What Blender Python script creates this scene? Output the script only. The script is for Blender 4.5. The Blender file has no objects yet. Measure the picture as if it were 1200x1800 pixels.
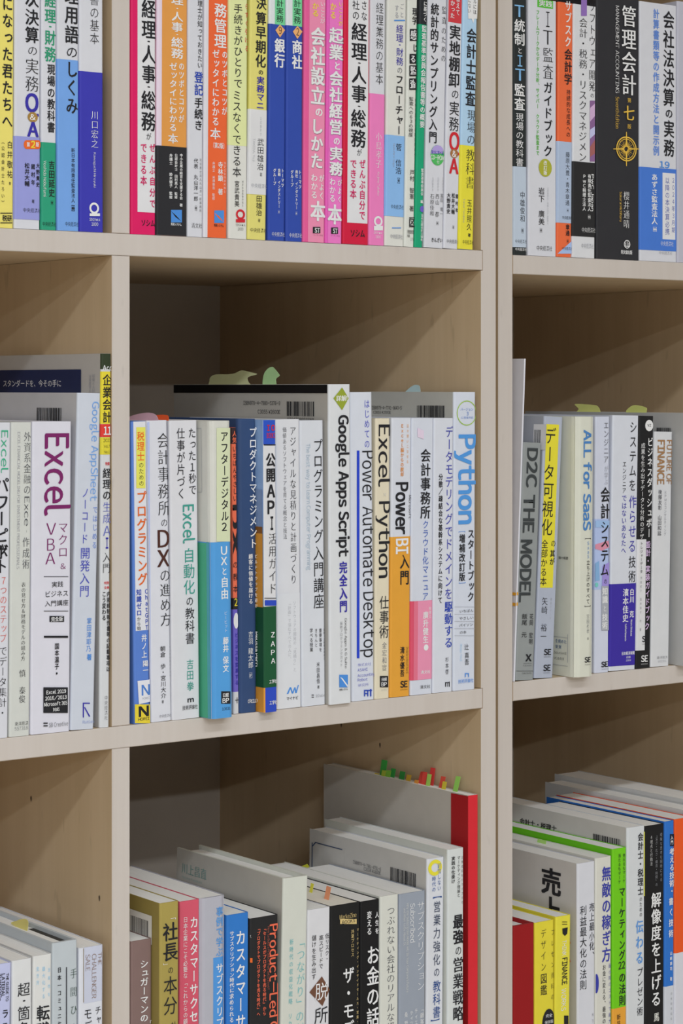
import bpy, math, random
import numpy as np
from mathutils import Vector
random.seed(7)
S = bpy.context.scene
COL = S.collection

# ---------------------------------------------------------------- camera, world, lamps, exposure
F, CY, TH, DC, ZC = 4035.8, 679.46, 0.6467, 1.3804, 1.35     # focal length in pixels, horizon row, yaw, distance to shelf fronts, eye height
CS, SN = math.cos(TH), math.sin(TH)
cam = bpy.data.cameras.new('camera')
cam.sensor_fit = 'HORIZONTAL'; cam.sensor_width = 36.0
cam.lens = 36.0 * F / 1200.0
cam.shift_y = -(900.0 - CY) / 1200.0
cam.clip_start = 0.05; cam.clip_end = 60
camo = bpy.data.objects.new('camera', cam); COL.objects.link(camo)
camo.location = (0, -DC, ZC); camo.rotation_euler = (math.pi / 2, 0, -TH)
S.camera = camo
w = bpy.data.worlds.new('world'); S.world = w; w.use_nodes = True
bg = w.node_tree.nodes['Background']
bg.inputs[0].default_value = (1.0, 0.94, 0.85, 1); bg.inputs[1].default_value = 0.27
S.view_settings.view_transform = 'Standard'; S.view_settings.look = 'None'
S.view_settings.exposure = 0.0; S.view_settings.gamma = 1.0
try: S.view_settings.use_curve_mapping = False
except Exception: pass

def ceiling_lamp(y, x, power, sx=3.2, sy=0.16):
    l = bpy.data.lights.new('ceiling_tube_light', 'AREA'); l.shape = 'RECTANGLE'
    l.size = sx; l.size_y = sy; l.energy = power; l.color = (0.88, 0.94, 1.0)
    o = bpy.data.objects.new('ceiling_tube_light', l); COL.objects.link(o)
    o.location = (x, y, 2.69); return o
ceiling_lamp(-1.75, 0.0, 38)
ceiling_lamp(-3.40, -0.6, 70)
ceiling_lamp(-5.05, -1.2, 98)

# ---------------------------------------------------------------- materials
def lin(c): c /= 255.0; return c / 12.92 if c <= 0.04045 else ((c + 0.055) / 1.055) ** 2.4
MAT = {}
def node_mat(name, rgb, rough=0.45, spec=0.4, noise=0.03, scale=60.0, bump=0.0, stretch=(1, 1, 1)):
    m = bpy.data.materials.new(name); m.use_nodes = True
    nt = m.node_tree; b = nt.nodes['Principled BSDF']
    b.inputs['Roughness'].default_value = rough
    b.inputs['Specular IOR Level'].default_value = spec
    tc = nt.nodes.new('ShaderNodeTexCoord'); mp = nt.nodes.new('ShaderNodeMapping')
    mp.inputs['Scale'].default_value = stretch
    nz = nt.nodes.new('ShaderNodeTexNoise'); nz.inputs['Scale'].default_value = scale; nz.inputs['Detail'].default_value = 3
    nt.links.new(tc.outputs['Object'], mp.inputs[0]); nt.links.new(mp.outputs[0], nz.inputs['Vector'])
    rp = nt.nodes.new('ShaderNodeValToRGB')
    rp.color_ramp.elements[0].position = 0.3; rp.color_ramp.elements[1].position = 0.7
    rp.color_ramp.elements[0].color = [max(0, v * (1 - noise)) for v in rgb] + [1]
    rp.color_ramp.elements[1].color = [min(1, v * (1 + noise)) for v in rgb] + [1]
    nt.links.new(nz.outputs['Fac'], rp.inputs[0]); nt.links.new(rp.outputs[0], b.inputs['Base Color'])
    if bump:
        bp = nt.nodes.new('ShaderNodeBump'); bp.inputs['Strength'].default_value = bump; bp.inputs['Distance'].default_value = 0.0006
        nt.links.new(nz.outputs['Fac'], bp.inputs['Height']); nt.links.new(bp.outputs[0], b.inputs['Normal'])
    return m
NAMED = dict(K='26262a', W='d8d8da', w='cbccd3', c='cfcfca', g='77787e', G='4d4e54', B='2743a8', b='4a86cf', R='c22a34', r='d24a52', O='d9642c', o='d9a04a',
             P='38329a', p='d873a8', Y='dccb3c', N='2b3d66', T='3c9184', t='74b3b8', V='74265f', E='2f8f6b', M='c32760', L='8fb0dc', Z='8a7a4e', Q='6a5dbb', n='9b9ca3')
def ink(c, kind='print'):
    key = (c, kind)
    if key not in MAT:
        h = NAMED.get(c, c); rgb = [min(0.92, lin(int(h[i:i + 2], 16)) / 0.79) for i in (0, 2, 4)]
        if kind == 'print': MAT[key] = node_mat('ink_' + h, rgb, 0.5, 0.18, 0.015, 200)
        elif kind == 'cover': MAT[key] = node_mat('cover_paper_' + h, rgb, 0.45, 0.2, 0.018, 90, 0.05)
        elif kind == 'note': MAT[key] = node_mat('note_paper_' + h, rgb, 0.7, 0.2, 0.03, 80)
    return MAT[key]
def pages_mat():
    m = node_mat('page_edges', (0.90, 0.895, 0.88), 0.85, 0.1, 0.06, 6.0, 0.2, (900, 8, 8)); return m
PAGES = pages_mat()
CREAMP = node_mat('cream_page_edges', (0.86, 0.82, 0.73), 0.85, 0.1, 0.06, 6.0, 0.2, (900, 8, 8))
def wood(name, dark, light, fleck):
    m = bpy.data.materials.new(name); m.use_nodes = True; nt = m.node_tree; b = nt.nodes['Principled BSDF']
    b.inputs['Roughness'].default_value = 0.5; b.inputs['Specular IOR Level'].default_value = 0.3
    tc = nt.nodes.new('ShaderNodeTexCoord')
    def noise(sc, st, det=4):
        mp = nt.nodes.new('ShaderNodeMapping'); mp.inputs['Scale'].default_value = st
        n = nt.nodes.new('ShaderNodeTexNoise'); n.inputs['Scale'].default_value = sc; n.inputs['Detail'].default_value = det
        nt.links.new(tc.outputs['Object'], mp.inputs[0]); nt.links.new(mp.outputs[0], n.inputs['Vector']); return n
    a = noise(9, (6, 6, 0.35)); f = noise(70, (3, 3, 0.12)); s = noise(130, (1, 1, 0.25), 1)
    r = nt.nodes.new('ShaderNodeValToRGB'); r.color_ramp.elements[0].position = 0.32; r.color_ramp.elements[1].position = 0.68
    r.color_ramp.elements[0].color = list(dark) + [1]; r.color_ramp.elements[1].color = list(light) + [1]
    mx = nt.nodes.new('ShaderNodeMix'); mx.data_type = 'FLOAT'; mx.inputs[0].default_value = 0.35
    nt.links.new(a.outputs['Fac'], mx.inputs[2]); nt.links.new(f.outputs['Fac'], mx.inputs[3]); nt.links.new(mx.outputs[0], r.inputs[0])
    r2 = nt.nodes.new('ShaderNodeValToRGB'); r2.color_ramp.elements[0].position = 0.70; r2.color_ramp.elements[1].position = 0.78
    r2.color_ramp.elements[0].color = (0, 0, 0, 1); r2.color_ramp.elements[1].color = (fleck, fleck, fleck, 1)
    nt.links.new(s.outputs['Fac'], r2.inputs[0])
    m2 = nt.nodes.new('ShaderNodeMix'); m2.data_type = 'RGBA'; nt.links.new(r2.outputs[0], m2.inputs[0])
    nt.links.new(r.outputs[0], m2.inputs[6]); m2.inputs[7].default_value = [v * 0.72 for v in dark] + [1]
    nt.links.new(m2.outputs[2], b.inputs['Base Color'])
    bp = nt.nodes.new('ShaderNodeBump'); bp.inputs['Strength'].default_value = 0.12; bp.inputs['Distance'].default_value = 0.0005
    nt.links.new(f.outputs['Fac'], bp.inputs['Height']); nt.links.new(bp.outputs[0], b.inputs['Normal'])
    return m
EDGE = wood('birch_edge_banding', (0.63, 0.565, 0.52), (0.67, 0.61, 0.57), 0.25)
PLY = wood('birch_veneer', (0.61, 0.46, 0.29), (0.67, 0.515, 0.34), 0.4)
BACK = node_mat('grey_back_board', (0.54, 0.475, 0.41), 0.7, 0.2, 0.03, 25)

# ---------------------------------------------------------------- mesh helpers
def link(name, verts, faces, mats, parent=None, midx=None, loc=None, smooth=False):
    me = bpy.data.meshes.new(name); me.from_pydata([tuple(v) for v in verts], [], faces)
    for m in (mats if isinstance(mats, (list, tuple)) else [mats]): me.materials.append(m)
    if midx is not None: me.polygons.foreach_set('material_index', midx)
    if smooth: me.polygons.foreach_set('use_smooth', [True] * len(faces))
    me.update(); o = bpy.data.objects.new(name, me); COL.objects.link(o)
    if parent: o.parent = parent
    if loc: o.location = loc
    return o
class MB:
    def __init__(s): s.v = []; s.f = []; s.m = []; s.mats = []
    def mi(s, mat):
        if mat not in s.mats: s.mats.append(mat)
        return s.mats.index(mat)
    def box(s, a, b, mat, front=None, bev=0.0):
        x0, y0, z0 = a; x1, y1, z1 = b; n = len(s.v); i = s.mi(mat); j = s.mi(front) if front else i
        e = bev
        if e:
            s.v += [(x0, y0 + e, z0), (x1, y0 + e, z0), (x1, y1, z0), (x0, y1, z0), (x0, y0 + e, z1), (x1, y0 + e, z1), (x1, y1, z1), (x0, y1, z1),
                    (x0 + e, y0, z0 + e), (x1 - e, y0, z0 + e), (x1 - e, y0, z1 - e), (x0 + e, y0, z1 - e)]
            fs = [(3, 2, 1, 0), (4, 5, 6, 7), (1, 2, 6, 5), (2, 3, 7, 6), (3, 0, 4, 7), (8, 9, 10, 11), (0, 1, 9, 8), (1, 5, 10, 9), (5, 4, 11, 10), (4, 0, 8, 11)]
            ms = [i] * 5 + [j] * 5
        else:
            s.v += [(x0, y0, z0), (x1, y0, z0), (x1, y1, z0), (x0, y1, z0), (x0, y0, z1), (x1, y0, z1), (x1, y1, z1), (x0, y1, z1)]
            fs = [(3, 2, 1, 0), (4, 5, 6, 7), (0, 1, 5, 4), (1, 2, 6, 5), (2, 3, 7, 6), (3, 0, 4, 7)]; ms = [i, i, j, i, i, i]
        s.f += [tuple(n + k for k in f) for f in fs]; s.m += ms
    def poly(s, pts, mat): n = len(s.v); s.v += pts; s.f.append(tuple(range(n, n + len(pts)))); s.m.append(s.mi(mat))
    def build(s, name, parent=None): return link(name, s.v, s.f, s.mats, parent, s.m)
def tag(o, label, cat, group=None):
    o['label'] = label; o['category'] = cat
    if group: o['group'] = group
    return o

# picture column/row -> real position on a vertical plane parallel to the shelf fronts, or on the left face of a book
def atX(u, Y=0.0):
    k = (u - 600) / F; return (Y + DC) * (SN + k * CS) / (CS - k * SN)
def dep(X, Y): return X * SN + (Y + DC) * CS
def zz(v, X, Y): return (CY - v) * dep(X, Y) / F + ZC
def atY(u, X):
    k = (u - 600) / F; return X * (CS - k * SN) / (SN + k * CS) - DC

# ---------------------------------------------------------------- room and bookcases
ZB = [0.058, 0.404, 0.750, 1.096, 1.442, 1.788, 2.134]; T = 0.0154; DEPTH = 0.374
fl = MB(); fl.box((-5, -6.5, -0.02), (5, 0.47, 0), node_mat('beige_carpet', (0.62, 0.55, 0.45), 0.95, 0.1, 0.2, 150)); o = fl.build('floor'); o['kind'] = 'structure'
wl = MB(); wl.box((-5, 0.42, 0), (5, 0.47, 2.75), node_mat('white_wall_paint', (0.75, 0.74, 0.72), 0.9, 0.2, 0.02, 40)); o = wl.build('wall_back'); o['kind'] = 'structure'
ce = MB(); ce.box((-5, -6.5, 2.75), (5, 0.47, 2.8), node_mat('white_ceiling_board', (0.8, 0.8, 0.78), 0.9, 0.1, 0.03, 30)); o = ce.build('ceiling'); o['kind'] = 'structure'

def knot(p, mat, parent, h, wd):      # a dark knot in the veneer of a side panel facing left
    m = MB(); x, y, z = p
    m.poly([(x - 0.0003, y + wd * math.cos(a) * (1 + .3 * math.sin(3 * a)), z + h * math.sin(a)) for a in [i * math.pi / 5 for i in range(10)]], mat)
    return m.build('wood_knot', parent)
def bookcase(x0, x1, dividers, yoff, dz, label, leftinlay):
    root = bpy.data.objects.new('bookcase', None); COL.objects.link(root); root.location = (0, yoff, 0)
    tag(root, label, 'bookcase')
    def part(name, boxes, bev=0.0005):
        m = MB()
        for a, b in boxes: m.box(a, b, PLY, EDGE, bev)
        return m.build(name, root)
    for z in ZB:
        part('shelf', [((x0 + T + 0.0002, 0, z + dz), (x1 - T + 0.0015, DEPTH - 0.006, z + T + dz))])
    ztop = ZB[-1] + T + dz + 0.001
    part('side_panel', [((x0, 0.0006, 0), (x0 + T, DEPTH, ztop))])
    # right side panel: the shelf ends are let into its left face
    bx = [((x1 - T + 0.0019, 0.0004, 0), (x1, DEPTH, ztop))]
    zs = [0] + [v for z in ZB for v in (z + dz, z + dz + T)]
    for i in range(0, len(zs), 2):
        if i + 1 < len(zs): bx.append(((x1 - T, 0.0004, zs[i] + (0.0004 if i else 0)), (x1 - T + 0.0019, DEPTH, zs[i + 1] - 0.0004)))
    part('side_panel', bx, 0.0)
    for d in dividers:
        for i in range(len(ZB) - 1):
            part('divider_panel', [((d[0], 0.0003, ZB[i] + T + dz + 0.0002), (d[1], DEPTH - 0.006, ZB[i + 1] + dz - 0.0002))])
    m = MB(); m.box((x0 + T, DEPTH - 0.006, ZB[0]), (x1 - T, DEPTH - 0.001, ztop - 0.002), BACK); m.build('back_panel', root)
    m = MB(); m.box((x0 + T, 0.02, 0), (x1 - T, 0.035, ZB[0] + dz - 0.0002), PLY, EDGE); m.build('plinth', root)
    return root
XD0, XD1, XR0, XR1 = 0.8412, 0.8558, 1.1806, 1.1958
PW = XR0 - XD1
caseL = bookcase(XD0 - 2 * PW - 0.03 - T, XR1, [(XD0 - PW - 0.015, XD0 - PW), (XD0, XD1)], 0, 0, 'long pale birch open bookcase filling the left and middle, up to the dark seam', True)
YR = 0.020; XRL = atX(876.5, YR); XRI = atX(901.0, YR)
caseR = bookcase(XRL, XRL + 2 * T + 2 * PW + 0.015, [(XRI + PW, XRI + PW + 0.015)], YR, -0.0008, 'pale birch open bookcase on the right, set slightly back beyond the seam', True)
KN = node_mat('dark_knot', (0.08, 0.05, 0.035), 0.6)
for (u, v, X) in ((55, 1404, XD0), (175, 1579, XD0), (600, 1274, XR0), (668, 1310, XR0)):
    Y = atY(u, X); knot((X, Y, zz(v, X, Y)), KN, caseL, 0.0022, 0.0009)

# ---------------------------------------------------------------- lettering: glyph outlines become thin print on the covers
GC = {}; ISL = {}
def islands(n, tris):                  # number of the separate piece each point belongs to
    p = list(range(n))
    def f(i):
        while p[i] != i: p[i] = p[p[i]]; i = p[i]
        return i
    for a, b, c in tris.tolist(): p[f(a)] = f(b); p[f(b)] = f(c)
    r = [f(i) for i in range(n)]; k = {q: j for j, q in enumerate(sorted(set(r)))}
    return np.array([k[q] for q in r], dtype=float)
def lift_pieces(P, g):                 # overlapping strokes of one letter must not lie in the very same plane
    if id(g[0]) in ISL: P[:, :2] -= (ISL[id(g[0])] * 0.0000012)[:, None]
    return P
FLIP = set('ー「」『』（）()〔〕【】［］[]～~-…―')
SMALL = set('っゃゅょッャュョァィゥェォぁぃぅぇぉ')
def glyph(c, off=0.0):
    if '!' <= c <= '~': c = chr(ord(c) + 0xFEE0)      # the wide forms share the drawing of the kana
    key = (c, off)
    if key not in GC:
        cu = bpy.data.curves.new('g', 'FONT'); cu.body = c; cu.size = 1; cu.resolution_u = 4 if '\uff01' <= c <= '\uff5e' else 2; cu.offset = off
        o = bpy.data.objects.new('g', cu); me = o.to_mesh(); me.calc_loop_triangles()
        n = len(me.vertices); v = np.empty(n * 3); me.vertices.foreach_get('co', v)
        t = np.empty(len(me.loop_triangles) * 3, dtype=np.int32); me.loop_triangles.foreach_get('vertices', t)
        GC[key] = (v.reshape(-1, 3)[:, :2].copy(), t.reshape(-1, 3).copy())
        o.to_mesh_clear(); bpy.data.objects.remove(o); bpy.data.curves.remove(cu)
        if c in '\uff46\uff54':            # f and t: the crossbar lies over the stem, so part their faces
            V0, T0 = GC[key]; GC[key] = (V0[T0].reshape(-1, 2).copy(), np.arange(len(T0) * 3, dtype=np.int32).reshape(-1, 3))
            ISL[id(GC[key][0])] = np.repeat(np.arange(len(T0), dtype=float), 3)
        elif '\uff01' <= c <= '\uff5e': ISL[id(GC[key][0])] = islands(n, GC[key][1])
        if off:                          # thinning an outline sometimes breaks its fill: keep the plain drawing then
            def area(g): a, b, c_ = (g[0][g[1][:, i]] for i in range(3)); return float(np.abs((b - a)[:, 0] * (c_ - a)[:, 1] - (b - a)[:, 1] * (c_ - a)[:, 0]).sum())
            full = glyph(c, 0.0)
            if len(full[1]) and area(GC[key]) < area(full) * (1 + 2 * off / .065 - .14): GC[key] = full
    return GC[key]
WT = {'l': (-0.012, [(0, 0)]), 'r': (0, [(0, 0)]), 'b': (0, [(-.02, .012), (.02, -.012), (0, 0)]), 'h': (0, [(-.034, .018), (.034, -.018), (.034, .018), (-.034, -.018), (0, 0)]),
      'm': (-0.016, [(-.011, 0), (.011, 0)]), 'n': (0, [(-.02, 0), (.02, 0)])}
class Ink:                              # collects print of one book: local (x across, z up) points mapped on its surface
    def __init__(s): s.v = []; s.t = []; s.m = []; s.mats = []; s.n = 0; s.k = 0
    def add(s, P, Tr, col):
        mat = ink(col)
        if mat not in s.mats: s.mats.append(mat)
        s.v.append(P); s.t.append(Tr + s.n); s.m.append(np.full(len(Tr), s.mats.index(mat))); s.n += len(P)
    def char(s, c, cx, cz, hw, hh, col, wt, surf, rot=False, fit=False):
        # full-width glyphs keep their em box, latin ones are centred on their outline
        off, cps = WT[wt]; g = V, Tr = glyph(c, off)
        if len(V) == 0: return
        V = V - np.array([0.5, 0.38])
        if ord(c) < 0x2000: V[:, 0] -= (V[:, 0].max() + V[:, 0].min()) / 2
        if c == '・': V[:, 0] -= (V[:, 0].max() + V[:, 0].min()) / 2; V[:, 1] -= (V[:, 1].max() + V[:, 1].min()) / 2
        for i, (dx, dz) in enumerate(cps):
            A = V + np.array([dx, dz])
            if rot: A = np.stack([A[:, 1], -A[:, 0]], 1)
            if c in SMALL and not fit: A = A + np.array([.1, .1])
            if c in '、。' and not fit: A = A + np.array([.6, .55])
            A = np.stack([cx + A[:, 0] * hw, cz + A[:, 1] * hh], 1)
            s.add(lift_pieces(surf(A, i), g), Tr, col)
    def line(s, txt, cx, cz, length, height, col, wt, surf, rot):
        # a proportional run of text, optionally turned a quarter clockwise
        off, cps = WT[wt]; pen = 0.0; parts = []
        for c in txt:
            if c == ' ': pen += .28; continue
            g = V, Tr = glyph(c, off); lt = ord(c) < 0x2000; x0_ = V[:, 0].min() if lt else 0.0; wd = (V[:, 0].max() - x0_ + 0.10) if lt else 1.0
            parts.append((V + np.array([pen - x0_ + (0.05 if lt else 0), 0]), Tr, g)); pen += wd
        if not parts: return
        top = 0.74 if all(ord(c) < 0x2000 for c in txt) else 0.84; bot = 0.0 if top < .8 else -.08
        for V, Tr, g in parts:
            for i, (dx, dz) in enumerate(cps):
                A = np.stack([((V[:, 0] + dx) / pen - .5) * length, ((V[:, 1] + dz - (top + bot) / 2) / (top - bot)) * height], 1)
                if rot: A = np.stack([A[:, 1], -A[:, 0]], 1)
                s.add(lift_pieces(surf(A + np.array([cx, cz]), i), g), Tr, col)
    def poly(s, pts, col, surf, lay=0):
        P = surf(np.array(pts, dtype=float), lay); n = len(pts)
        Tr = np.array([(0, i, i + 1) for i in range(1, n - 1)], dtype=np.int32); s.add(P, Tr, col)
    def ring(s, cx, cz, rx, rz, k, col, surf, lay=0):
        a = np.linspace(0, 2 * math.pi, 25)[:-1]; c, q = np.cos(a), np.sin(a)
        P = np.concatenate([np.stack([cx + rx * c, cz + rz * q], 1), np.stack([cx + rx * k * c, cz + rz * k * q], 1)]); Tr = []
        for i in range(24): j = (i + 1) % 24; Tr += [(i, j, 24 + i), (j, 24 + j, 24 + i)]
        s.add(surf(P, lay), np.array(Tr, dtype=np.int32), col)
    def build(s, name, parent):
        if not s.v: return None
        V = np.concatenate(s.v); Tr = np.concatenate(s.t); M = np.concatenate(s.m)
        me = bpy.data.meshes.new(name); me.vertices.add(len(V)); me.vertices.foreach_set('co', V.ravel())
        n = len(Tr); me.loops.add(n * 3); me.loops.foreach_set('vertex_index', Tr.ravel().astype(np.int32))
        me.polygons.add(n); me.polygons.foreach_set('loop_start', np.arange(0, n * 3, 3, dtype=np.int32))
        me.update(calc_edges=True)
        for m in s.mats: me.materials.append(m)
        me.polygons.foreach_set('material_index', M.astype(np.int32)); me.validate(); me.update()
        o = bpy.data.objects.new(name, me); COL.objects.link(o); o.parent = parent; return o

# ---------------------------------------------------------------- books
NB = 0
def profile(x, wd, r):                  # how far the rounded spine edge falls back at x
    x = np.clip(x, 0, wd)
    e = np.maximum(0, np.maximum(r - x, x - (wd - r))); return r - np.sqrt(np.maximum(r * r - e * e, 0))
def strip(mb, xs, wd, r, D, z0, z1, e, mat, wrap, side_in=None):
    # a sheet following the spine (and the two covers when wrap) at distance e outside
    path = []
    if wrap: path.append((-e, D))
    for x in xs:
        path.append((x + (-e if x <= 1e-9 else e if x >= wd - 1e-9 else 0), float(profile(np.array(x), wd, r)) - e))
    if wrap: path.append((wd + e, D))
    n = len(mb.v); mi = mb.mi(mat)
    for (x, y) in path: mb.v += [(x, y, z0), (x, y, z1)]
    for i in range(len(path) - 1):
        a = n + 2 * i; mb.f.append((a, a + 2, a + 3, a + 1)); mb.m.append(mi)
def spine_xs(wd, r): 
    return [r * (1 - math.cos(a)) for a in (0, .35, .7, 1.05, 1.4, math.pi / 2)] + [wd - r * (1 - math.cos(a)) for a in (math.pi / 2, 1.4, 1.05, .7, .35, 0)]
QUEUE = []
def book(*a, **k): QUEUE.append([a, k])
def spine_geo(bay, xl, xr, xt, vt, H=None, vb=None, yo=0.0, **k):
    zs, Y, vb0, _ = BAYS[bay]; Y += yo; vb = vb or vb0
    X0, X1, Xt = atX(xl, Y), atX(xr, Y), atX(xt, Y)
    Zb = zz(vb, X0, Y) if vb0 else zs; Zt = zz(vt, Xt, Y); sl = (Xt - X0) / (Zt - Zb)
    return [bay, X0 - sl * (Zb - zs), sl, X1 - X0 - 0.0003, H or Zt - zs]
def build_all():
    gs = [spine_geo(*a[:5], **{q: k[q] for q in k if q in ('H', 'vb', 'yo')}) for a, k in QUEUE]
    for i, (bay, x, sl, wd, h) in enumerate(gs):
        lim = 9.0
        if i + 1 < len(gs) and gs[i + 1][0] == bay:
            _, x2, sl2, w2, h2 = gs[i + 1]; hh = min(h, h2); lim = min(x2 - x, x2 + sl2 * hh - x - sl * hh)
        edge = {'0': XD0, '1': XR0, '2': 9.0}[bay[1]] - 0.0003; lim = min(lim, edge - x, edge - x - sl * h)
        if lim - 0.0003 < wd: print('trim', i, bay, round(wd * 1000, 1), round(lim * 1000, 1), QUEUE[i][0][6][:40]); wd = max(0.003, lim - 0.0003)
        build_book(*QUEUE[i][0], width=wd, **QUEUE[i][1])
def build_book(bay, xl, xr, xt, vt, col, label, txt=(), bands=(), obi=None, D=0.148, H=None, vb=None, yo=0.0, hard=False, pages=None, side=(), notes=(), uD=None, r=None, sidecol=None, name='book', cat='book', tail=None, head=None, width=None, endpaper=None):
    """xl/xr: picture columns of the spine edges at its foot (row vb); xt: left edge at row vt (head, or frame top)."""
    zs, Y, vb0, grp = BAYS[bay]; Y = Y + yo; vb = vb or vb0
    X0 = atX(xl, Y); X1 = atX(xr, Y); Xt = atX(xt, Y); wd = width or X1 - X0 - 0.0003
    Zb = zz(vb, X0, Y) if vb0 else zs; Zt = zz(vt, Xt, Y)
    sl = (Xt - X0) / (Zt - Zb); ang = math.atan(sl)
    X00 = X0 - sl * (Zb - zs); ca, sa = math.cos(ang), math.sin(ang)
    if H is None: H = (Zt - zs) / ca
    if uD: D = atY(uD, X0) - Y
    if r is None: r = min(0.0016, wd * 0.2)
    root = bpy.data.objects.new(name, None); COL.objects.link(root)
    lift = abs(math.sin(ang)) * wd if ang > 0 else 0.0
    root.location = (X00, Y, zs + 0.0002 + lift); root.rotation_euler = (0, ang, 0)
    tag(root, label, cat, grp)
    oz = zs + 0.0002 + lift
    def loc(u, v, Yp=Y):
        X = atX(u, Yp); Z = zz(v, X, Yp); a, b = X - X00, Z - oz
        return a * ca - b * sa, a * sa + b * ca
    if col == 'W': col = 'c9cad2'
    cm = ink(col, 'cover'); t = 0.0022 if hard else 0.0005; pin = 0.003 if hard else 0.0003
    # cover: one folded sheet, outer and inner skin
    xs = spine_xs(wd, r)
    outer = [(0.0, D)] + [(x, float(profile(np.array(x), wd, r))) for x in xs] + [(wd, D)]
    inner = [(wd - t, D), (wd - t, t + r * .3), (t, t + r * .3), (t, D)]
    N = len(outer); path = outer + inner; v = [(x, y, 0) for x, y in path] + [(x, y, H) for x, y in path]; M = len(path)
    f = [(i, (i + 1) % M, M + (i + 1) % M, M + i) for i in range(M)]
    f.append(tuple(range(M - 1, -1, -1))); f.append(tuple(range(M, 2 * M)))
    mi = [0] * len(f); mats = [cm]
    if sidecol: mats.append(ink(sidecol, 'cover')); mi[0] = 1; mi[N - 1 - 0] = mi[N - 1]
    cv = link('cover', v, f, mats, root, mi)
    if hard:
        pass
    pg = MB(); y0 = t + 0.0004 + r * .3
    pg.box((t + 0.0002, y0, pin), (wd - t - 0.0002, D - pin - 0.0007, H - pin - (0.0002 if not hard else 0)), pages or PAGES); pg.build('page_block', root)
    if endpaper:                         # dark folded flap showing between the pages and the right cover
        ya, yb = sorted(atY(u_, X1) - Y for u_ in endpaper); m = MB(); m.box((wd - t - 0.0042, ya, H - 0.03), (wd - t - 0.0003, yb, H - pin + 0.0003), ink('34322f', 'cover')); m.build('cover_flap', root)
    # printed colour bands
    if bands:
        m = MB()
        for i, (v0, v1, c, *xx) in enumerate(bands):
            e = 0.00012 + 0.00004 * i; um = (xl + xr) / 2
            za = H - 0.00005 if v0 is None else loc(um, v0)[1]; zb = 0.00005 if v1 is None else loc(um, v1)[1]
            za = min(za, H - 0.00003)
            if xx:
                xa, xb = loc(xx[0], (v0 or vt) if len(xx) < 3 else xx[2])[0], loc(xx[1], (v0 or vt) if len(xx) < 3 else xx[2])[0]
                xa = max(xa, 0.0); xb = min(xb, wd)
                ss = sorted(set([xa] + [x for x in xs if xa < x < xb] + [xb])); strip(m, ss, wd, r, D, zb, za, e, ink(c, 'cover'), False)
            else: strip(m, xs, wd, r, D - 0.001, zb, za, e, ink(c, 'cover'), not sidecol)
        m.build('printed_band', root)
    if obi:
        v0, v1, c = obi[:3]; um = (xl + xr) / 2; m = MB(); za = loc(um, v0)[1]; zb = 0.0001 if v1 is None else loc(um, v1)[1]
        strip(m, xs, wd, r, D - 0.002, zb, za, 0.00030, ink(c, 'cover'), True)
        for b in obi[3:]:
            xa, xb = max(loc(b[2], v0)[0], 0), min(loc(b[3], v0)[0], wd)
            ss = sorted(set([xa] + [x for x in xs if xa < x < xb] + [xb])); strip(m, ss, wd, r, D, loc(um, b[1])[1], loc(um, b[0])[1], 0.00034, ink(b[4], 'cover'), False)
        m.build('paper_band', root)
    # spine print
    def surf(A, i=0):
        x_ = np.clip(A[:, 0], 0.0001, wd - 0.0001); return np.stack([x_, np.minimum(profile(x_, wd, r), 0.0002) - 0.0004 - 0.000026 * lay[0] - 0.000005 * i, A[:, 1]], 1)
    lay = [0]; was = False; ik = Ink(); Xm = atX((xl + xr) / 2, Y); sc = dep(Xm, Y) / F; hx = DC and (F * (DC + Y) / dep(Xm, Y) ** 2)
    for e in txt:
        k = e[0]; now = k in 'pqoO' or e[6:7] == ('h',); lay[0] += 1 if (now or was) else 0; was = now
        if k in 'vrh':
            _, s_, x, v0, v1, c, wt = e[:7]; wpx = e[7] if len(e) > 7 else None
            # keep the run inside the spine
            if k == 'h':
                a, b = loc(x, (v0 + v1) / 2); ik.line(s_, a, b, wpx / hx, (v1 - v0) * sc, c, wt, surf, False)
            else:
                a0, b0 = loc(x, v0); L = (v1 - v0) * sc; 
                if k == 'r': ik.line(s_, a0, b0 - L / 2, L, wpx / hx, c, wt, surf, True)
                else:
                    n = len(s_); adv = L / n; gw = (wpx / hx) if wpx else adv * 0.96
                    gh = adv * 0.97 if not (wpx and wpx / hx < adv * .8) else min(adv * .97, wpx / hx * 1.25)
                    for i, ch in enumerate(s_):
                        if ch in ' 　': continue
                        rt = ch in FLIP; ik.char(ch, a0, b0 - adv * (i + .5), gw if not rt else gw, gh, c, wt, surf, rt)
        elif k == 'p': ik.poly([loc(u_, v_) for u_, v_ in e[1]], e[2], surf)
        elif k == 'q':   # rectangle x0 y0 x1 y1
            _, x0_, y0_, x1_, y1_, c = e; sx = [x0_ + (x1_ - x0_) * i / 4 for i in range(5)]
            for i in range(4): ik.poly([loc(sx[i], y0_), loc(sx[i + 1], y0_), loc(sx[i + 1], y1_), loc(sx[i], y1_)][::-1], c, surf)
        elif k in 'oO':  # ellipse / ring: cx cy rx ry col (ratio)
            _, x_, y_, rx, ry, c = e[:6]; a, b = loc(x_, y_)
            if k == 'o': ik.poly([(a + rx / hx * math.cos(q), b + ry * sc * math.sin(q)) for q in [i * math.pi / 10 for i in range(20)]], c, surf)
            else: ik.ring(a, b, rx / hx, ry * sc, e[6], c, surf)
    ik.build('lettering', root)
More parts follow.
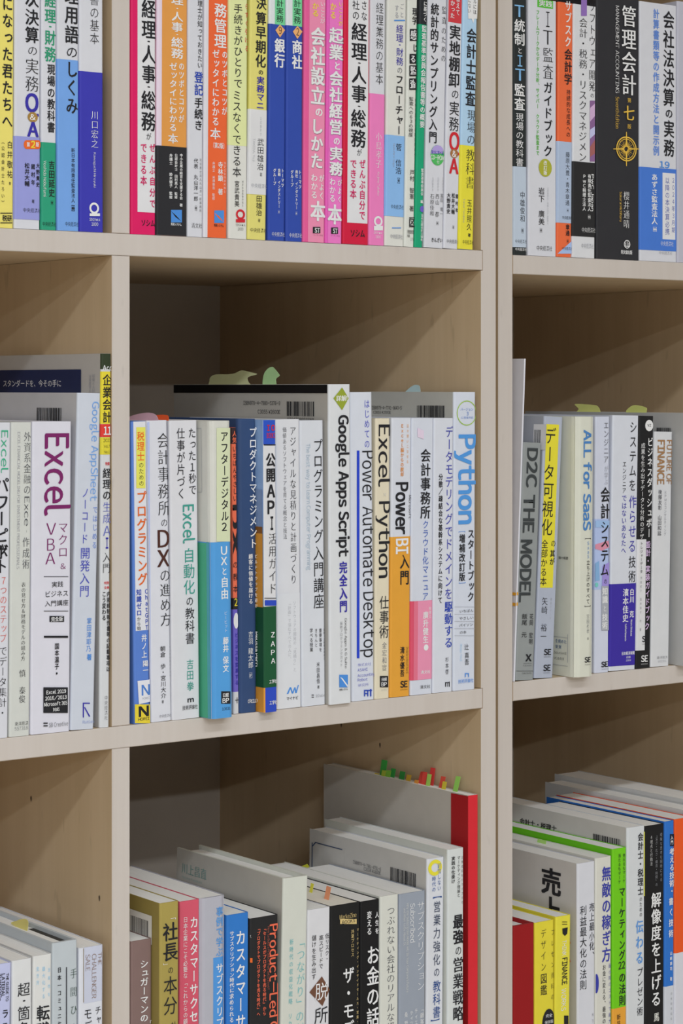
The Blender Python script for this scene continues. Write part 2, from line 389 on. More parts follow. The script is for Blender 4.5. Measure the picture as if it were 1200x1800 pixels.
    # print on the left cover
    if side:
        ik = Ink()
        def sl_(u, v): Yp = atY(u, X0); return Yp - Y, max(0.0003, zz(v, X0, Yp) - oz)
        def ssurf(A, i=0): return np.stack([np.full(len(A), -0.0004 - 0.000020 * lay[0] - 0.000003 * i), A[:, 0], A[:, 1]], 1)
        lay[0] = 0
        for e in side:
            lay[0] += 1
            if e[0] == 'q':
                _, a, b, c_, d, c = e; y0_, z0_ = sl_(a, b); y1_, z1_ = sl_(a, d); y2_, _z = sl_(c_, b)
                ik.poly([(y0_, z0_), (y2_, z0_), (y2_, z1_), (y0_, z1_)], c, ssurf)
            elif e[0] == 't':                 # text: string, u0, u1, v centre at u0, height px
                _, s_, a, b, vc, hpx, c, wt = e; y0_, z0_ = sl_(a, vc); y1_, _z = sl_(b, vc)
                ik.line(s_, 0, 0, abs(y0_ - y1_), hpx * sc, c, wt, lambda A, i=0: ssurf(np.stack([(y0_ + y1_) / 2 - A[:, 0], z0_ + A[:, 1]], 1), i), False)
            elif e[0] == 'V':                 # upright column of characters
                _, s_, u_, v0, v1, c, wt, wpx = e; y0_, z0_ = sl_(u_, v0); y1_, z1_ = sl_(u_, v1); y2_, _z = sl_(u_ + wpx, v0); n = len(s_)
                for i, ch in enumerate(s_): ik.char(ch, 0, 0, abs(y2_ - y0_), (z0_ - z1_) / n, c, wt, lambda A, j=0: ssurf(np.stack([y0_ - A[:, 0], z0_ - (z0_ - z1_) / n * (i + .5) + A[:, 1]], 1), j))
            elif e[0] == 'bar':               # barcode: u0 v0 u1 v1
                _, a, b, c_, d = e; y0_, z0_ = sl_(a, b); y1_, z1_ = sl_(a, d); y2_, _z = sl_(c_, b); R_ = random.Random(int(a)); p = 0.0
                while p < 1:
                    q = min(1, p + R_.choice((.012, .012, .024, .036))); ik.poly([(y0_ + (y2_ - y0_) * p, z0_), (y0_ + (y2_ - y0_) * q, z0_), (y0_ + (y2_ - y0_) * q, z1_), (y0_ + (y2_ - y0_) * p, z1_)], 'K', ssurf, 0)
                    p = q + R_.choice((.012, .02, .03))
            elif e[0] == 'P': ik.poly([sl_(*q) for q in e[1]], e[2], ssurf)
        ik.build('cover_print', root)
    for (pts, c, fx) in notes:              # adhesive notes sticking out of the pages
        if len(pts) > 5:                     # soften the curled outline
            n_ = len(pts); Q = []
            for i in range(n_):
                a, b, c_, d = (np.array(pts[(i + j) % n_], float) for j in (-1, 0, 1, 2)); Q.append(tuple(b))
                if i >= 1: Q += [tuple(.5 * ((2 * b) + (c_ - a) * t_ + (2 * a - 5 * b + 4 * c_ - d) * t_ ** 2 + (3 * b - a - 3 * c_ + d) * t_ ** 3)) for t_ in (.33, .67)]
            pts = Q
        Xn = X0 + wd * fx + (sl * H); P = []
        for (u_, v_) in pts: Yp = atY(u_, Xn); P.append((Yp, zz(v_, Xn, Yp)))
        z0_ = min(p[1] for p in P); m = MB(); n = len(P); th = 0.00018
        def nx(p): return X0 + wd * fx + sl * H + (p[1] - z0_) * 0.25
        base = root.matrix_basis.inverted() if False else None
        vv = []
        for sgn in (0, th):
            for p in P:
                a, b = nx(p) + sgn - X00, p[1] - oz; vv.append((a * ca - b * sa, p[0] - Y, a * sa + b * ca))
        ff = [tuple(range(n)), tuple(range(2 * n - 1, n - 1, -1))] + [(i, (i + 1) % n, n + (i + 1) % n, n + i) for i in range(n)]
        link('sticky_note', vv, ff, ink(c, 'note'), root)
    return root
S1, S2, S3 = ZB[4] + T, ZB[3] + T, ZB[2] + T; dR = -0.0008
BAYS = {
 'u0': (S1, 0.0006, None, 'books on the upper shelf of the left bay'), 'u1': (S1, 0.0006, None, 'books on the upper shelf of the middle bay'), 'u2': (S1 + dR, YR + 0.0006, None, 'books on the upper shelf of the right bookcase'),
 'm0': (S2, 0.0006, None, 'books on the middle shelf of the left bay'), 'm1': (S2, 0.0006, None, 'books on the middle shelf of the middle bay'), 'm2': (S2 + dR, YR + 0.0006, None, 'books on the middle shelf of the right bookcase'),
 'l0': (S3, 0.0006, 1800, 'books on the lower shelf of the left bay'), 'l1': (S3, 0.0006, 1800, 'books on the lower shelf of the middle bay'), 'l2': (S3 + dR, YR + 0.0006, 1800, 'books on the lower shelf of the right bookcase')}

# ---------------------------------------------------------------- upper shelf, left bay
book('u0', -9, 24.4, -8, 0, 'e2d06e', 'yellow book with bold black writing, cut by the left picture edge on the upper shelf', H=.21, txt=[
 ('v', 'になった君たちへ', 13, -8, 228, 'K', 'b', 19), ('v', '白井敬祐', 17, 246, 315, 'K', 'r', 10), ('v', '著', 17, 319, 326, 'K', 'r', 4),
 ('v', '（公認会計士たろい）', 5, 243, 362, 'K', 'r', 6), ('q', 0, 374, 21, 375.5, 'K'), ('q', 0, 391, 21, 392.5, 'K'), ('h', '税研', 12, 378, 389, 'K', 'b', 17)])
book('u0', 24.8, 72, 26, 0, 'W', 'white book with periwinkle paper band, purple Q and A letters and an orange oval', H=.21, obi=(240.5, 386, '8f93cf'), txt=[
 ('v', '次', 56, -18, 14, 'K', 'b', 25), ('v', '決算', 56, 15, 77, 'K', 'b', 25), ('v', 'の', 57, 79, 99, 'K', 'm', 19), ('v', '実務', 56, 101, 163, 'K', 'm', 25),
 ('h', 'Q', 56, 165, 196, 'P', 'h', 25), ('o', 57, 206, 9, 9, '9c7a3f'), ('h', '&', 57, 201, 211, 'W', 'b', 11), ('h', 'A', 57.5, 215, 240, 'P', 'h', 21),
 ('q', 45, 246.5, 67, 262, 'O'), ('o', 46, 254.3, 5, 7.8, 'O'), ('o', 67, 254.3, 4, 7.8, 'O'), ('h', '2', 57.5, 248, 260, 'Y', 'h', 8), ('h', '第', 49, 250, 258, 'W', 'b', 6), ('h', '版', 65, 250, 258, 'W', 'b', 6),
 ('v', '大野貴史', 66, 286, 330, 'K', 'b', 6.5), ('v', '國村年', 57.5, 286, 328, 'K', 'b', 7), ('v', '松井大輔', 47, 286, 328, 'K', 'b', 9), ('v', '著', 57.5, 350, 358, 'K', 'r', 5), ('h', '中央経済社', 56, 366, 374, 'K', 'm', 33)])
book('u0', 72.3, 100.5, 72.6, 0, 'W', 'white book with teal lettering above a green foot band, between two blue-footed books', H=.21, bands=[(250.6, None, '2d9473')], txt=[
 ('v', '経理', 88, -13, 42, 'E', 'b', 20), ('v', '・', 88, 42, 52, 'E', 'b', 20), ('v', '財務', 88, 52, 110, 'E', 'b', 20), ('v', '現場の教科書', 89.5, 112, 234, 'K', 'b', 14),
 ('v', '吉田延史', 90.5, 282, 347, 'K', 'b', 11), ('r', 'Yoshida Nobufumi', 78.5, 282, 346, 'W', 'm', 5), ('v', '［著］', 91, 350, 363, 'K', 'r', 5), ('h', '中央経済社', 86.5, 390, 398, 'K', 'm', 25)])
book('u0', 100.8, 139.5, 100.3, 0, 'W', 'white and sky-blue book with large black lettering, left of the dark-blue one', H=.21, bands=[(105, None, '6f9bd9')], txt=[
 ('v', '理用語', 125.5, -25, 78, 'K', 'b', 25), ('v', 'の', 126, 80, 103, 'K', 'r', 22), ('v', 'しくみ', 126, 106, 202, 'K', 'b', 22), ('v', '新日本有限責任監査法人', 128, 260, 357, 'K', 'r', 7),
 ('v', '【編】', 128, 357, 375, 'K', 'b', 6), ('h', '中央経済社', 126, 390, 398, 'K', 'm', 24)])
book('u0', 139.8, 182.5, 139.2, 0, 'W', 'white book with deep-blue lower part and a white ring mark, last before the pale divider', H=.21, bands=[(126.5, None, '3a39a6')], txt=[
 ('v', '書の基本', 165.5, -12, 79, 'K', 'l', 17), ('v', '川口宏之', 166, 194, 261, 'W', 'm', 13), ('r', 'Kawaguchi Hiroyuki', 166, 268, 330, 'W', 'm', 4),
 ('O', 165, 366, 8.5, 10, 'W', .62), ('q', 157, 375, 175, 380, 'W'), ('h', '5919★A', 166, 383, 389, 'W', 'r', 19), ('h', '1800', 166, 391, 397, 'W', 'r', 12)])
# ---------------------------------------------------------------- upper shelf, middle bay
book('u1', 229.8, 274.3, 229.8, 0, 'd0205f', 'magenta book with white title panel, first right of the left divider on the upper shelf', H=.21, bands=[(None, 373, 'd2d2d6', 241.5, 273.5, 200)], txt=[
 ('v', '経理', 261, -2, 70, 'K', 'b', 26), ('v', '・', 261, 68, 78, 'K', 'b', 20), ('v', '人事', 261, 78, 148, 'K', 'b', 25), ('v', '・', 261, 148, 158, 'K', 'b', 20), ('v', '総務', 260.5, 158, 232, 'K', 'b', 26), ('v', 'が', 261, 233, 247, 'K', 'r', 9),
 ('v', 'ぜんぶ自分で', 267.5, 250, 368, 'M', 'b', 11), ('v', 'できる本', 252, 250, 327, 'M', 'b', 12), ('h', 'ソシム', 260, 386, 398, 'K', 'b', 25)])
book('u1', 274.6, 329, 276, 0, 'd8c8d8', 'orange-brown book with white lettering over a black foot band and blue square mark', H=.21, bands=[(None, None, 'd4924a', 284, 329, 200)], obi=(257.5, None, '2b2b2f'), txt=[
 ('v', '理', 311, -12, 10, 'W', 'b', 22), ('v', '・', 311, 10, 20, 'W', 'b', 14), ('v', '人事', 311, 20, 57, 'W', 'b', 21), ('v', '・', 311, 57, 65, 'W', 'b', 14), ('v', '総務', 311, 65, 104, 'W', 'b', 22),
 ('v', 'のツボとコツが', 318.5, 109, 217, 'W', 'b', 10), ('v', 'ゼッタイにわかる', 304, 109, 232, 'W', 'b', 14), ('v', '本', 303.5, 234, 253, 'W', 'b', 18),
 ('v', '中小企業の経営を支援する会 著', 318, 270, 364, 'W', 'b', 5.5), ('v', '公認会計士 田村亮人 監修', 309, 270, 350, 'W', 'b', 5.5), ('v', '弁護士　 鈴木郁子 監修', 300, 270, 350, 'W', 'b', 6),
 ('q', 300, 369, 319, 391, 'b'), ('p', [(300, 371), (309, 379), (318, 389), (308, 382)], 'K', 2), ('h', '秀和システム', 309, 392, 397, 'W', 'b', 19)])
book('u1', 329.3, 357, 330.5, 0, 'W', 'slim white book with two blue characters in its black title, between the orange books', H=.21, txt=[
 ('v', '理士が知っておきたい', 351, 0, 121, 'K', 'r', 9), ('v', '登記', 349, 125, 169, 'B', 'b', 16), ('v', '手続き', 348.5, 171, 230, 'K', 'b', 15),
 ('v', '代表 丸山洋一郎', 344, 278, 354, 'K', 'r', 8), ('v', '司法書士法人丸山洋一郎事務所', 352, 278, 374, 'K', 'l', 4), ('v', '〔著〕', 344, 358, 374, 'K', 'r', 5), ('h', '清文社', 345.5, 392, 401, 'K', 'm', 19)])
book('u1', 357.3, 401, 359.5, 0, 'cfcdd4', 'vermilion-orange book with white rounded lettering and blue square mark at its foot', H=.21, bands=[(None, None, 'de6237', 364.5, 401, 400)], txt=[
 ('v', '務管理', 387, 5, 86, 'W', 'b', 22), ('v', 'のツボとコツが', 394.5, 88, 204, 'W', 'b', 10), ('v', 'ゼッタイにわかる', 379, 86, 222, 'W', 'b', 13), ('v', '本', 378, 224, 246, 'W', 'b', 19), ('h', '〔第2版〕', 384, 251, 261, 'W', 'b', 27),
 ('v', '寺林顕 著', 387, 284, 343, 'W', 'b', 9), ('v', '弁護士 米澤章吾 監修', 375, 284, 352, 'W', 'r', 5), ('v', '特定社会保険労務士', 394.5, 284, 340, 'W', 'l', 3.5),
 ('q', 376, 370, 393, 392, 'b'), ('p', [(376, 374), (384, 380), (393, 391), (383, 383)], 'O', 2), ('h', '秀和システム', 384, 394, 399, 'K', 'b', 17)])
book('u1', 401.3, 435, 402, 0, 'c', 'white book pale green on its upper part, black handwritten-like title, leaning slightly right', H=.21, bands=[(None, 256, 'd3d99f')], txt=[
 ('v', 'らすぐ引ける', 433.5, 4, 93, 'R', 'r', 7.5), ('v', '手続きがひとりで', 418, 6, 156, 'K', 'r', 16), ('v', 'ミスなくできる本', 416, 158, 312, 'K', 'r', 16),
 ('v', '宮武貴美', 416, 317, 364, 'K', 'r', 9), ('v', '特定社会保険労務士', 426, 317, 364, 'K', 'l', 3), ('O', 422, 377, 8, 9, 'R', .6), ('q', 414, 385, 430, 391, 'R'), ('h', '5954★A', 422, 393, 398, 'K', 'l', 17), ('h', '1600', 422, 400, 405, 'K', 'l', 10)])
book('u1', 435.3, 470.5, 439.8, 0, 'd3cb74', 'olive-yellow book with white paper band across its lower half', H=.21, obi=(192.7, 342, 'cfcfd2'), txt=[
 ('v', '決', 459, -6, 18, 'K', 'b', 18), ('v', '算早期化', 458.5, 20, 120, 'K', 'b', 19), ('v', 'の', 458, 122, 132, 'K', 'b', 9), ('v', '実務マニ', 457.5, 134, 193, 'P', 'b', 14),
 ('v', '武田雄治', 457.5, 243, 300, 'K', 'r', 12), ('v', '公認会計士', 458, 205, 239, 'n', 'l', 4), ('r', 'TAKEDA, Yuji', 446, 243, 284, 'n', 'm', 4), ('v', '著', 458, 303, 311, 'K', 'l', 5), ('h', '中央経済社', 455.5, 323, 331, 'n', 'r', 30),
 ('v', '田雄治', 455, 343, 380, 'K', 'r', 11), ('v', '著', 455, 384, 391, 'K', 'l', 5), ('h', '中央経済社', 454, 401, 409, 'K', 'm', 30)])
for (xa, xb, xt_, num, w2, w3, a1, lab) in ((470.8, 502, 473, '9', '銀行', '金融', 0, 'navy-blue book numbered 9 in an orange diamond under a green panel'), (502.3, 531.7, 503.3, '2', '商社', '商社', 31, 'navy-blue book numbered 2 in an orange diamond, beside its twin')):
    dy = a1 * .085; x = (xa + xb) / 2 + 5
    book('u1', xa, xb, xt_, 0, 'cfd4d8', lab, H=.21, bands=[(43 + dy, None, '3149a0'), (None, 43 + dy, '6fc792', 483 + a1, 501.3 + a1, 20)], txt=[
     ('v', '計実務', x, -1, 40 + dy, 'K', 'r', 13), ('p', [(x - 8, 53 + dy), (x, 43 + dy), (x + 9, 53 + dy), (x, 66 + dy)], 'e3a56c'), ('h', num, x + .5, 47 + dy, 60 + dy, 'K', 'r', 6),
     ('v', w2, x - .5, 67 + dy, 120 + dy, 'W', 'h', 18), ('v', 'トーマツ', x + 4.5, 296 + dy, 330 + dy, 'W', 'b', 5), ('v', w3 + ' インダストリー', x - 1.5, 296 + dy, 366 + dy, 'W', 'b', 5), ('v', '〔著〕', x - 2, 367 + dy, 378 + dy, 'W', 'l', 4), ('v', 'グループ', x - 9.5, 296 + dy, 326 + dy, 'W', 'b', 5.5), ('h', '中央経済社', x - 3, 408 + dy * .7, 416 + dy * .7, 'W', 'm', 23)])
book('u1', 532, 571, 535, 0, 'd85a92', 'salmon-pink book with white shadowed lettering, left of the orchid-pink one', H=.21, bands=[(None, None, 'ea86a8', 541, 571, 400)], txt=[
 ('v', 'かる', 554, 4, 30, 'Y', 'b', 12), ('v', 'いことが', 566.5, 2, 42, 'W', 'r', 9), ('v', '会社設立', 559.2, 47.6, 186.6, 'g', 'h', 25), ('v', '会社設立', 558.3, 47, 186, 'W', 'h', 25), ('v', 'の', 560, 188, 206, 'W', 'h', 14), ('v', 'しかた', 556.9, 207.6, 298.6, 'g', 'h', 22), ('v', 'しかた', 556.3, 207, 298, 'W', 'h', 22),
 ('v', 'がよく', 564.5, 306, 352, 'W', 'b', 9), ('v', 'わかる', 551.5, 305, 350, 'W', 'b', 12), ('v', '本', 558, 352, 390, 'W', 'h', 27), ('q', 549, 399, 562, 410, 'K'), ('h', 'ST', 556.5, 401, 409, 'W', 'h', 9), ('h', 'ソーテック社', 558, 412, 415, 'K', 'l', 17)])
book('u1', 571.3, 602, 575, 0, 'd45cae', 'orchid-pink book with white shadowed lettering, left of the red one', H=.21, bands=[(None, None, 'df74bb', 576, 602, 400)], txt=[
 ('v', 'かる', 585, 4, 34, 'Y', 'b', 11), ('v', 'いことが', 598.5, 2, 47, 'Y', 'r', 8), ('v', '起業', 591.1, 48.6, 107.6, 'g', 'h', 25), ('v', '起業', 590.5, 48, 107, 'W', 'h', 25), ('v', 'と', 592, 108, 124, 'W', 'h', 13), ('v', '会社経営', 590.6, 124.6, 238.6, 'g', 'h', 23), ('v', '会社経営', 590, 124, 238, 'W', 'h', 23), ('v', 'の', 591, 240, 256, 'W', 'h', 12), ('v', '実務', 590.6, 257.6, 310.6, 'g', 'h', 23), ('v', '実務', 590, 257, 310, 'W', 'h', 23),
 ('v', 'がよく', 596, 314, 358, 'W', 'b', 8), ('v', 'わかる', 583.5, 312, 356, 'W', 'b', 11), ('v', '本', 587.5, 358, 396, 'W', 'h', 25), ('q', 581, 400, 593, 411, 'K'), ('h', 'ST', 588, 402, 410, 'W', 'h', 8), ('h', 'ソーテック社', 588, 413, 416, 'K', 'l', 16)])
book('u1', 602.3, 648, 605, 0, 'c5203f', 'crimson book with white title panel in red and black, between two pink books', H=.21, bands=[(None, 392, 'd2d2d6', 611, 646.5, 200)], txt=[
 ('v', '社の', 625, 0, 36, 'K', 'r', 13), ('v', 'さな', 639.5, 0, 38, 'K', 'r', 11), ('v', '経理', 631, 39, 108, 'K', 'b', 28), ('v', '・', 631, 106, 116, 'K', 'b', 20), ('v', '人事', 630.5, 115, 182, 'K', 'b', 27), ('v', '・', 630.5, 182, 192, 'K', 'b', 20), ('v', '総務', 629.5, 191, 261, 'K', 'b', 27), ('v', 'が', 631, 261, 275, 'K', 'r', 9),
 ('v', 'ぜんぶ自分で', 636.5, 279, 388, 'M', 'b', 11), ('v', 'できる本', 620.5, 279, 350, 'M', 'b', 12), ('h', 'ソシム', 628, 403, 417, 'K', 'b', 26)])
book('u1', 648.3, 675.7, 651, 0, 'W', 'white book with rose-pink lower part and grey thin title, right of the crimson book', H=.21, bands=[(165, None, 'dd79b4')], txt=[
 ('v', '経理業務の基本', 667, 4, 150, 'K', 'l', 14), ('v', '小島孝子', 665, 232, 296, 'W', 'm', 11), ('r', 'Kojima Takako', 664.5, 302, 344, 'W', 'm', 3.5), ('O', 664, 389, 7.5, 9, 'W', .6), ('q', 656.5, 397, 672, 405, 'W'), ('h', '5970★A', 663.5, 407, 412, 'W', 'r', 15), ('h', '1600', 663.5, 414, 419, 'W', 'r', 9)])
book('u1', 676, 710, 681, 0, 'c', 'white book with ribbed light-blue paper band and flow chart title', H=.21, obi=(238, 380.5, '83aee0'), txt=[
 ('v', 'ごと', 706, 4, 33, 'n', 'r', 7), ('v', 'する', 697, 8, 33, 'n', 'r', 8), ('q', 692, 35, 711, 37, 'b'), ('v', '経理', 702, 43, 75, 'P', 'r', 13), ('v', '・', 702, 75, 83, 'P', 'b', 12), ('v', '財務', 702, 84, 116, 'P', 'r', 13), ('v', 'の', 702, 117, 130, 'g', 'r', 10), ('v', 'フローチャー', 701.5, 131, 238, 'K', 'b', 14),
 ('v', '菅 信浩', 700, 252, 307, 'K', 'r', 11), ('r', 'Nobuhiro Suga', 692, 252, 294, 'n', 'm', 3), ('v', '【著】', 700, 309, 326, 'K', 'r', 5), ('h', '中央経済社', 697.5, 360, 368, 'K', 'm', 23), ('q', 688, 400, 704, 401.5, 'b'), ('h', '中央経済社', 696, 412, 420, 'n', 'r', 22)])
book('u1', 710.3, 728, 716.8, 0, 'cfd1cb', 'slim white book with boxed black and white characters, left of the thin green spine', H=.21, txt=[
 ('v', '理学', 729, 13, 44, 'K', 'b', 10), ('q', 719.5, 51, 733.5, 72, 'K'), ('v', '感', 726.5, 52, 71, 'W', 'b', 12), ('v', 'じ', 729, 76, 93, 'K', 'h', 9), ('q', 719, 95, 731, 112, 'K'), ('v', 'る', 725.2, 96, 111, 'W', 'b', 10), ('q', 718.6, 115, 733, 134, 'K'), ('v', '監', 726, 116, 133, 'W', 'b', 12), ('q', 718.4, 138, 732, 158, 'K'), ('v', '査', 725.3, 139, 157, 'W', 'b', 12),
 ('v', '監査への63の視座', 722, 170, 241, 'K', 'r', 8), ('v', '感性を活かした実効性ある', 730, 172, 276, 'K', 'l', 4), ('v', '戸村 智憲 著', 723.5, 298, 372, 'K', 'r', 8.5), ('q', 718, 382, 729, 383.2, 'K'), ('q', 718, 398, 728, 399.2, 'K'), ('v', '区', 723, 383, 399, 'K', 'b', 11), ('h', '税務経理', 721, 404, 411, 'K', 'r', 12), ('h', '協', 717, 412, 417, 'K', 'r', 5), ('h', '1791', 724, 418, 423, 'K', 'l', 8)])
book('u1', 728.3, 745, 737.6, 0, '1f9a70', 'thin emerald-green spine with white outlined lettering and a black top', H=.21, bands=[(None, 42, '2a2c30')], txt=[
 ('v', 'に基づく', 747, 2, 39, 'W', 'b', 6.5), ('v', '監査基準委員会報告書等の概要', 745, 44, 226, 'W', 'b', 9), ('v', '監査基準委員会 編', 742, 296, 358, 'W', 'b', 5), ('o', 741.3, 367.5, 4, 5.5, '6a5dbb'), ('v', '日本公認会計士協会', 741.3, 376, 424, 'W', 'b', 4)])
book('u1', 745.3, 779, 752.5, 0, 'W', 'white book with a round disc badge in green and rainbow on its spine', H=.21, txt=[
 ('v', '監査', 780.5, 9, 45, 'K', 'm', 9), ('v', 'のための', 779.5, 46, 111, 'K', 'm', 8.5), ('v', '統計的サンプリング入門', 764, 5, 253, 'K', 'b', 15), ('o', 768, 273, 12, 18, '4fae5c', -10), ('p', [(756.2, 270), (758, 263), (762, 257), (768, 255), (774, 257), (778, 262), (779.7, 270), (768, 270)], 'a796cf', 12),
 ('h', '学びに学べる', 768, 265, 272, 'P', 'b', 22), ('h', 'CD-ROM', 768, 273, 281, 'W', 'b', 24), ('h', '付', 769, 282, 288, 'W', 'r', 5),
 ('v', '公認会計士', 778, 311, 336, 'n', 'l', 3.5), ('v', '富田 竜一', 776, 340, 380, 'g', 'r', 6), ('v', '公認会計士', 769.5, 311, 336, 'n', 'l', 3.5), ('v', '西山 都', 768, 340, 382, 'K', 'm', 7), ('v', '公認会計士', 760, 311, 336, 'n', 'l', 3.5), ('v', '石原佳和', 759, 340, 380, 'K', 'm', 7.5), ('v', '［著］', 768, 387, 398, 'K', 'r', 4.5), ('h', 'きんざい', 767, 418, 426, 'K', 'b', 20)])
book('u1', 779.3, 805.6, 788.3, 0, 'W', 'white book with red Q and A letters and a red label at the top', H=.21, bands=[(None, 39, 'c23c44', 788.5, 811, 20)], txt=[
 ('v', '教えて', 804.5, -8, 28, 'W', 'b', 7), ('v', 'かった', 795, 0, 33, 'W', 'b', 8), ('v', '実地棚卸', 799.5, 43, 155, 'K', 'b', 20), ('v', 'の', 799.5, 156, 175, 'K', 'r', 14), ('v', '実務', 798, 177, 232, 'K', 'r', 18), ('h', 'Q', 798, 233, 264, 'R', 'h', 19), ('o', 797.5, 270, 7, 8, '9c6a3f'), ('h', '&', 797.5, 265, 276, 'W', 'b', 8), ('h', 'A', 797, 279, 305, 'R', 'h', 17),
 ('v', '國村年', 802.5, 339, 376, 'K', 'b', 5), ('v', '松井大輔', 796, 339, 377, 'K', 'b', 6), ('v', '大野貴史', 788, 339, 376, 'K', 'b', 6.5), ('v', '著', 796, 396, 403, 'K', 'l', 4), ('h', '中央経済社', 795, 421, 428, 'g', 'r', 22)])
book('u1', 805.9, 831.8, 814, 0, 'a6c4e6', 'sky-blue book with bright yellow paper band, last before the right side panel', H=.21, obi=(255.5, None, 'd9cf3e'), txt=[
 ('p', [(821, 0), (839.5, 0), (838, 33), (833, 33), (831, 41), (828, 33), (822, 33)], 'W'), ('v', 'にない', 824.5, -4, 24, 'K', 'r', 6), ('v', 'ルには', 834, -2, 26, 'K', 'r', 6),
 ('v', '会計士監査', 828.3, 49, 188, 'K', 'b', 18), ('v', '現場の', 828, 192, 256, 'K', 'm', 15), ('v', '教科書', 826, 261, 333, 'K', 'm', 16), ('v', '玉井照久', 824.5, 350, 406, 'K', 'r', 9), ('v', '著', 824, 410, 417, 'K', 'b', 5), ('r', 'Tamai Teruhisa', 815, 349, 391, 'n', 'm', 3), ('h', '中央経済社', 822, 422, 430, 'K', 'm', 20)])
# ---------------------------------------------------------------- upper shelf, right bookcase
book('u2', 902, 926, 902, 0, '2b2f30', 'black book with white and blue lettering above a pale blue paper band', H=.21, obi=(293, 434.7, 'b3bfcf'), txt=[
 ('v', '理方が分かる統制', 927, -4, 130, 'W', 'b', 4), ('h', 'T', 912, 9, 30, '7fb2dd', 'n', 18), ('v', '統制', 912.5, 33, 81, 'W', 'b', 19), ('v', 'と', 913, 83, 95, 'W', 'r', 9), ('h', 'I', 913, 97, 117, '7fb2dd', 'n', 9), ('h', 'T', 913, 121, 142, '7fb2dd', 'n', 18), ('v', '監査', 912.5, 146, 195, 'W', 'b', 19), ('v', '現場の教科書', 912.5, 198, 293, 'W', 'r', 14),
 ('v', '中雄俊和', 917.5, 336, 391, 'K', 'r', 9), ('v', '〔著〕', 917.5, 397, 414, 'K', 'r', 5), ('h', '中央経済社', 915, 421, 428, 'K', 'm', 21), ('h', '中央経済社', 915, 436, 441, 'W', 'r', 21)])
book('u2', 928, 978, 928.5, 0, 'W', 'white book with green subtitle, green top label and olive oval badge', H=.21, bands=[(None, 13.5, '59b43f', 944, 971.5, 5)], txt=[
 ('h', '実践', 958, 1, 12, 'W', 'b', 24), ('v', 'フレームワークからデータ分析、サイバー クラウド監査まで', 944.5, 17, 273, '5fae4c', 'b', 6), ('h', 'I', 962, 20, 48, 'K', 'm', 7), ('h', 'T', 962, 53, 79, 'K', 'm', 18), ('v', '監査', 962.5, 82, 141, 'K', 'm', 19), ('v', 'ガイドブック', 962.5, 143, 277, 'K', 'b', 16),
 ('o', 957.5, 295, 11.5, 15.8, 'a3a43a'), ('v', '改訂版', 957.5, 282, 308, 'W', 'b', 6.5), ('v', '岩下 廣美', 951, 329, 396, 'K', 'r', 11), ('v', '公認会計士・情報システム監査人', 962, 329, 395, 'n', 'l', 3), ('v', '〔著〕', 950, 398, 412, 'K', 'r', 5), ('h', '中央経済社', 956, 432, 441, 'K', 'm', 28)])
book('u2', 978.3, 1004.8, 981.3, 0, 'dd6840', 'orange book with light steel-blue paper band, in the right bookcase', H=.21, obi=(249, 392, 'a5b4cd'), txt=[
 ('v', 'サブスク', 998, 0, 84, 'W', 'b', 12), ('v', '会計学', 998, 85, 150, 'K', 'b', 14), ('v', '持続的な成長への', 998.5, 157, 242, 'K', 'r', 7), ('v', '藤原大豊・青木章通', 997, 267, 362, 'K', 'r', 7.5), ('v', '〔著〕', 997, 364, 376, 'K', 'l', 4), ('h', '中央経済社', 996, 380, 386, 'K', 'r', 18),
 ('v', '章通', 997, 394, 415, 'K', 'b', 7), ('v', '〔著〕', 997, 418, 430, 'K', 'r', 4), ('p', [(1004.3, 424), (1004.3, 446), (979, 446)], '9db4dd'), ('h', '中央経済社', 996, 434, 440, 'K', 'm', 18)])
book('u2', 1005.1, 1047.5, 1007.5, 0, 'cdced3', 'white book with purple photo strip and a wrinkled black paper band', H=.21, obi=(285, 416, '2a2a2c'), txt=[
 ('q', 1020.5, 0, 1030.5, 28, '8a6ab0'), ('v', 'ソフトウェア開発', 1040.5, 2, 162, 'K', 'm', 12), ('v', 'の', 1040, 163, 173, 'K', 'm', 7), ('v', '会計・税務・リスクマネジメン', 1024.5, 31, 285, 'K', 'm', 15),
 ('q', 1036, 177, 1044.5, 284, '84608f'), ('p', [(1036, 190), (1044.5, 182), (1044.5, 204), (1036, 214)], 'c4a4c8', 4), ('p', [(1036, 228), (1044.5, 222), (1044.5, 236), (1036, 244)], 'b9b9e2', 4), ('p', [(1036, 258), (1044.5, 246), (1044.5, 270), (1036, 276)], '9c5f5f', 4),
 ('r', 'PwC Japan', 1040.5, 306, 372, 'W', 'b', 4), ('v', '有限責任監査法人', 1035, 306, 372, 'W', 'b', 6), ('v', 'PwC税理士法人', 1026, 306, 371, 'W', 'b', 6.5), ('v', '〔編〕', 1034.5, 375, 388, 'W', 'r', 5), ('h', '中央経済社', 1033.5, 400, 409, 'W', 'm', 25), ('h', '中央経済社', 1031.5, 428, 437, 'n', 'm', 22)], D=.148)
t_ = []
cx, cy = 1099, 262
for i in range(24):
    a = i * math.pi / 12; r1 = 15 if i % 2 else 19
    t_.append(('p', [(cx + 4 * math.cos(a - .2) * .8, cy + 4 * math.sin(a - .2)), (cx + r1 * .8 * math.cos(a), cy + r1 * math.sin(a)), (cx + 4 * math.cos(a + .2) * .8, cy + 4 * math.sin(a + .2))], 'd8b14a'))
for a, b in ((1, 0), (-1, 0), (0, 1), (0, -1)):
    t_.append(('p', [(cx + 23 * a - b * .6, cy + 30 * b - a * .6), (cx + 23 * a + b * .6, cy + 30 * b + a * .6), (cx + 5 * a + b * 1.5, cy + 6 * b + a * 1.5), (cx + 5 * a - b * 1.5, cy + 6 * b - a * 1.5)], 'd8b14a'))
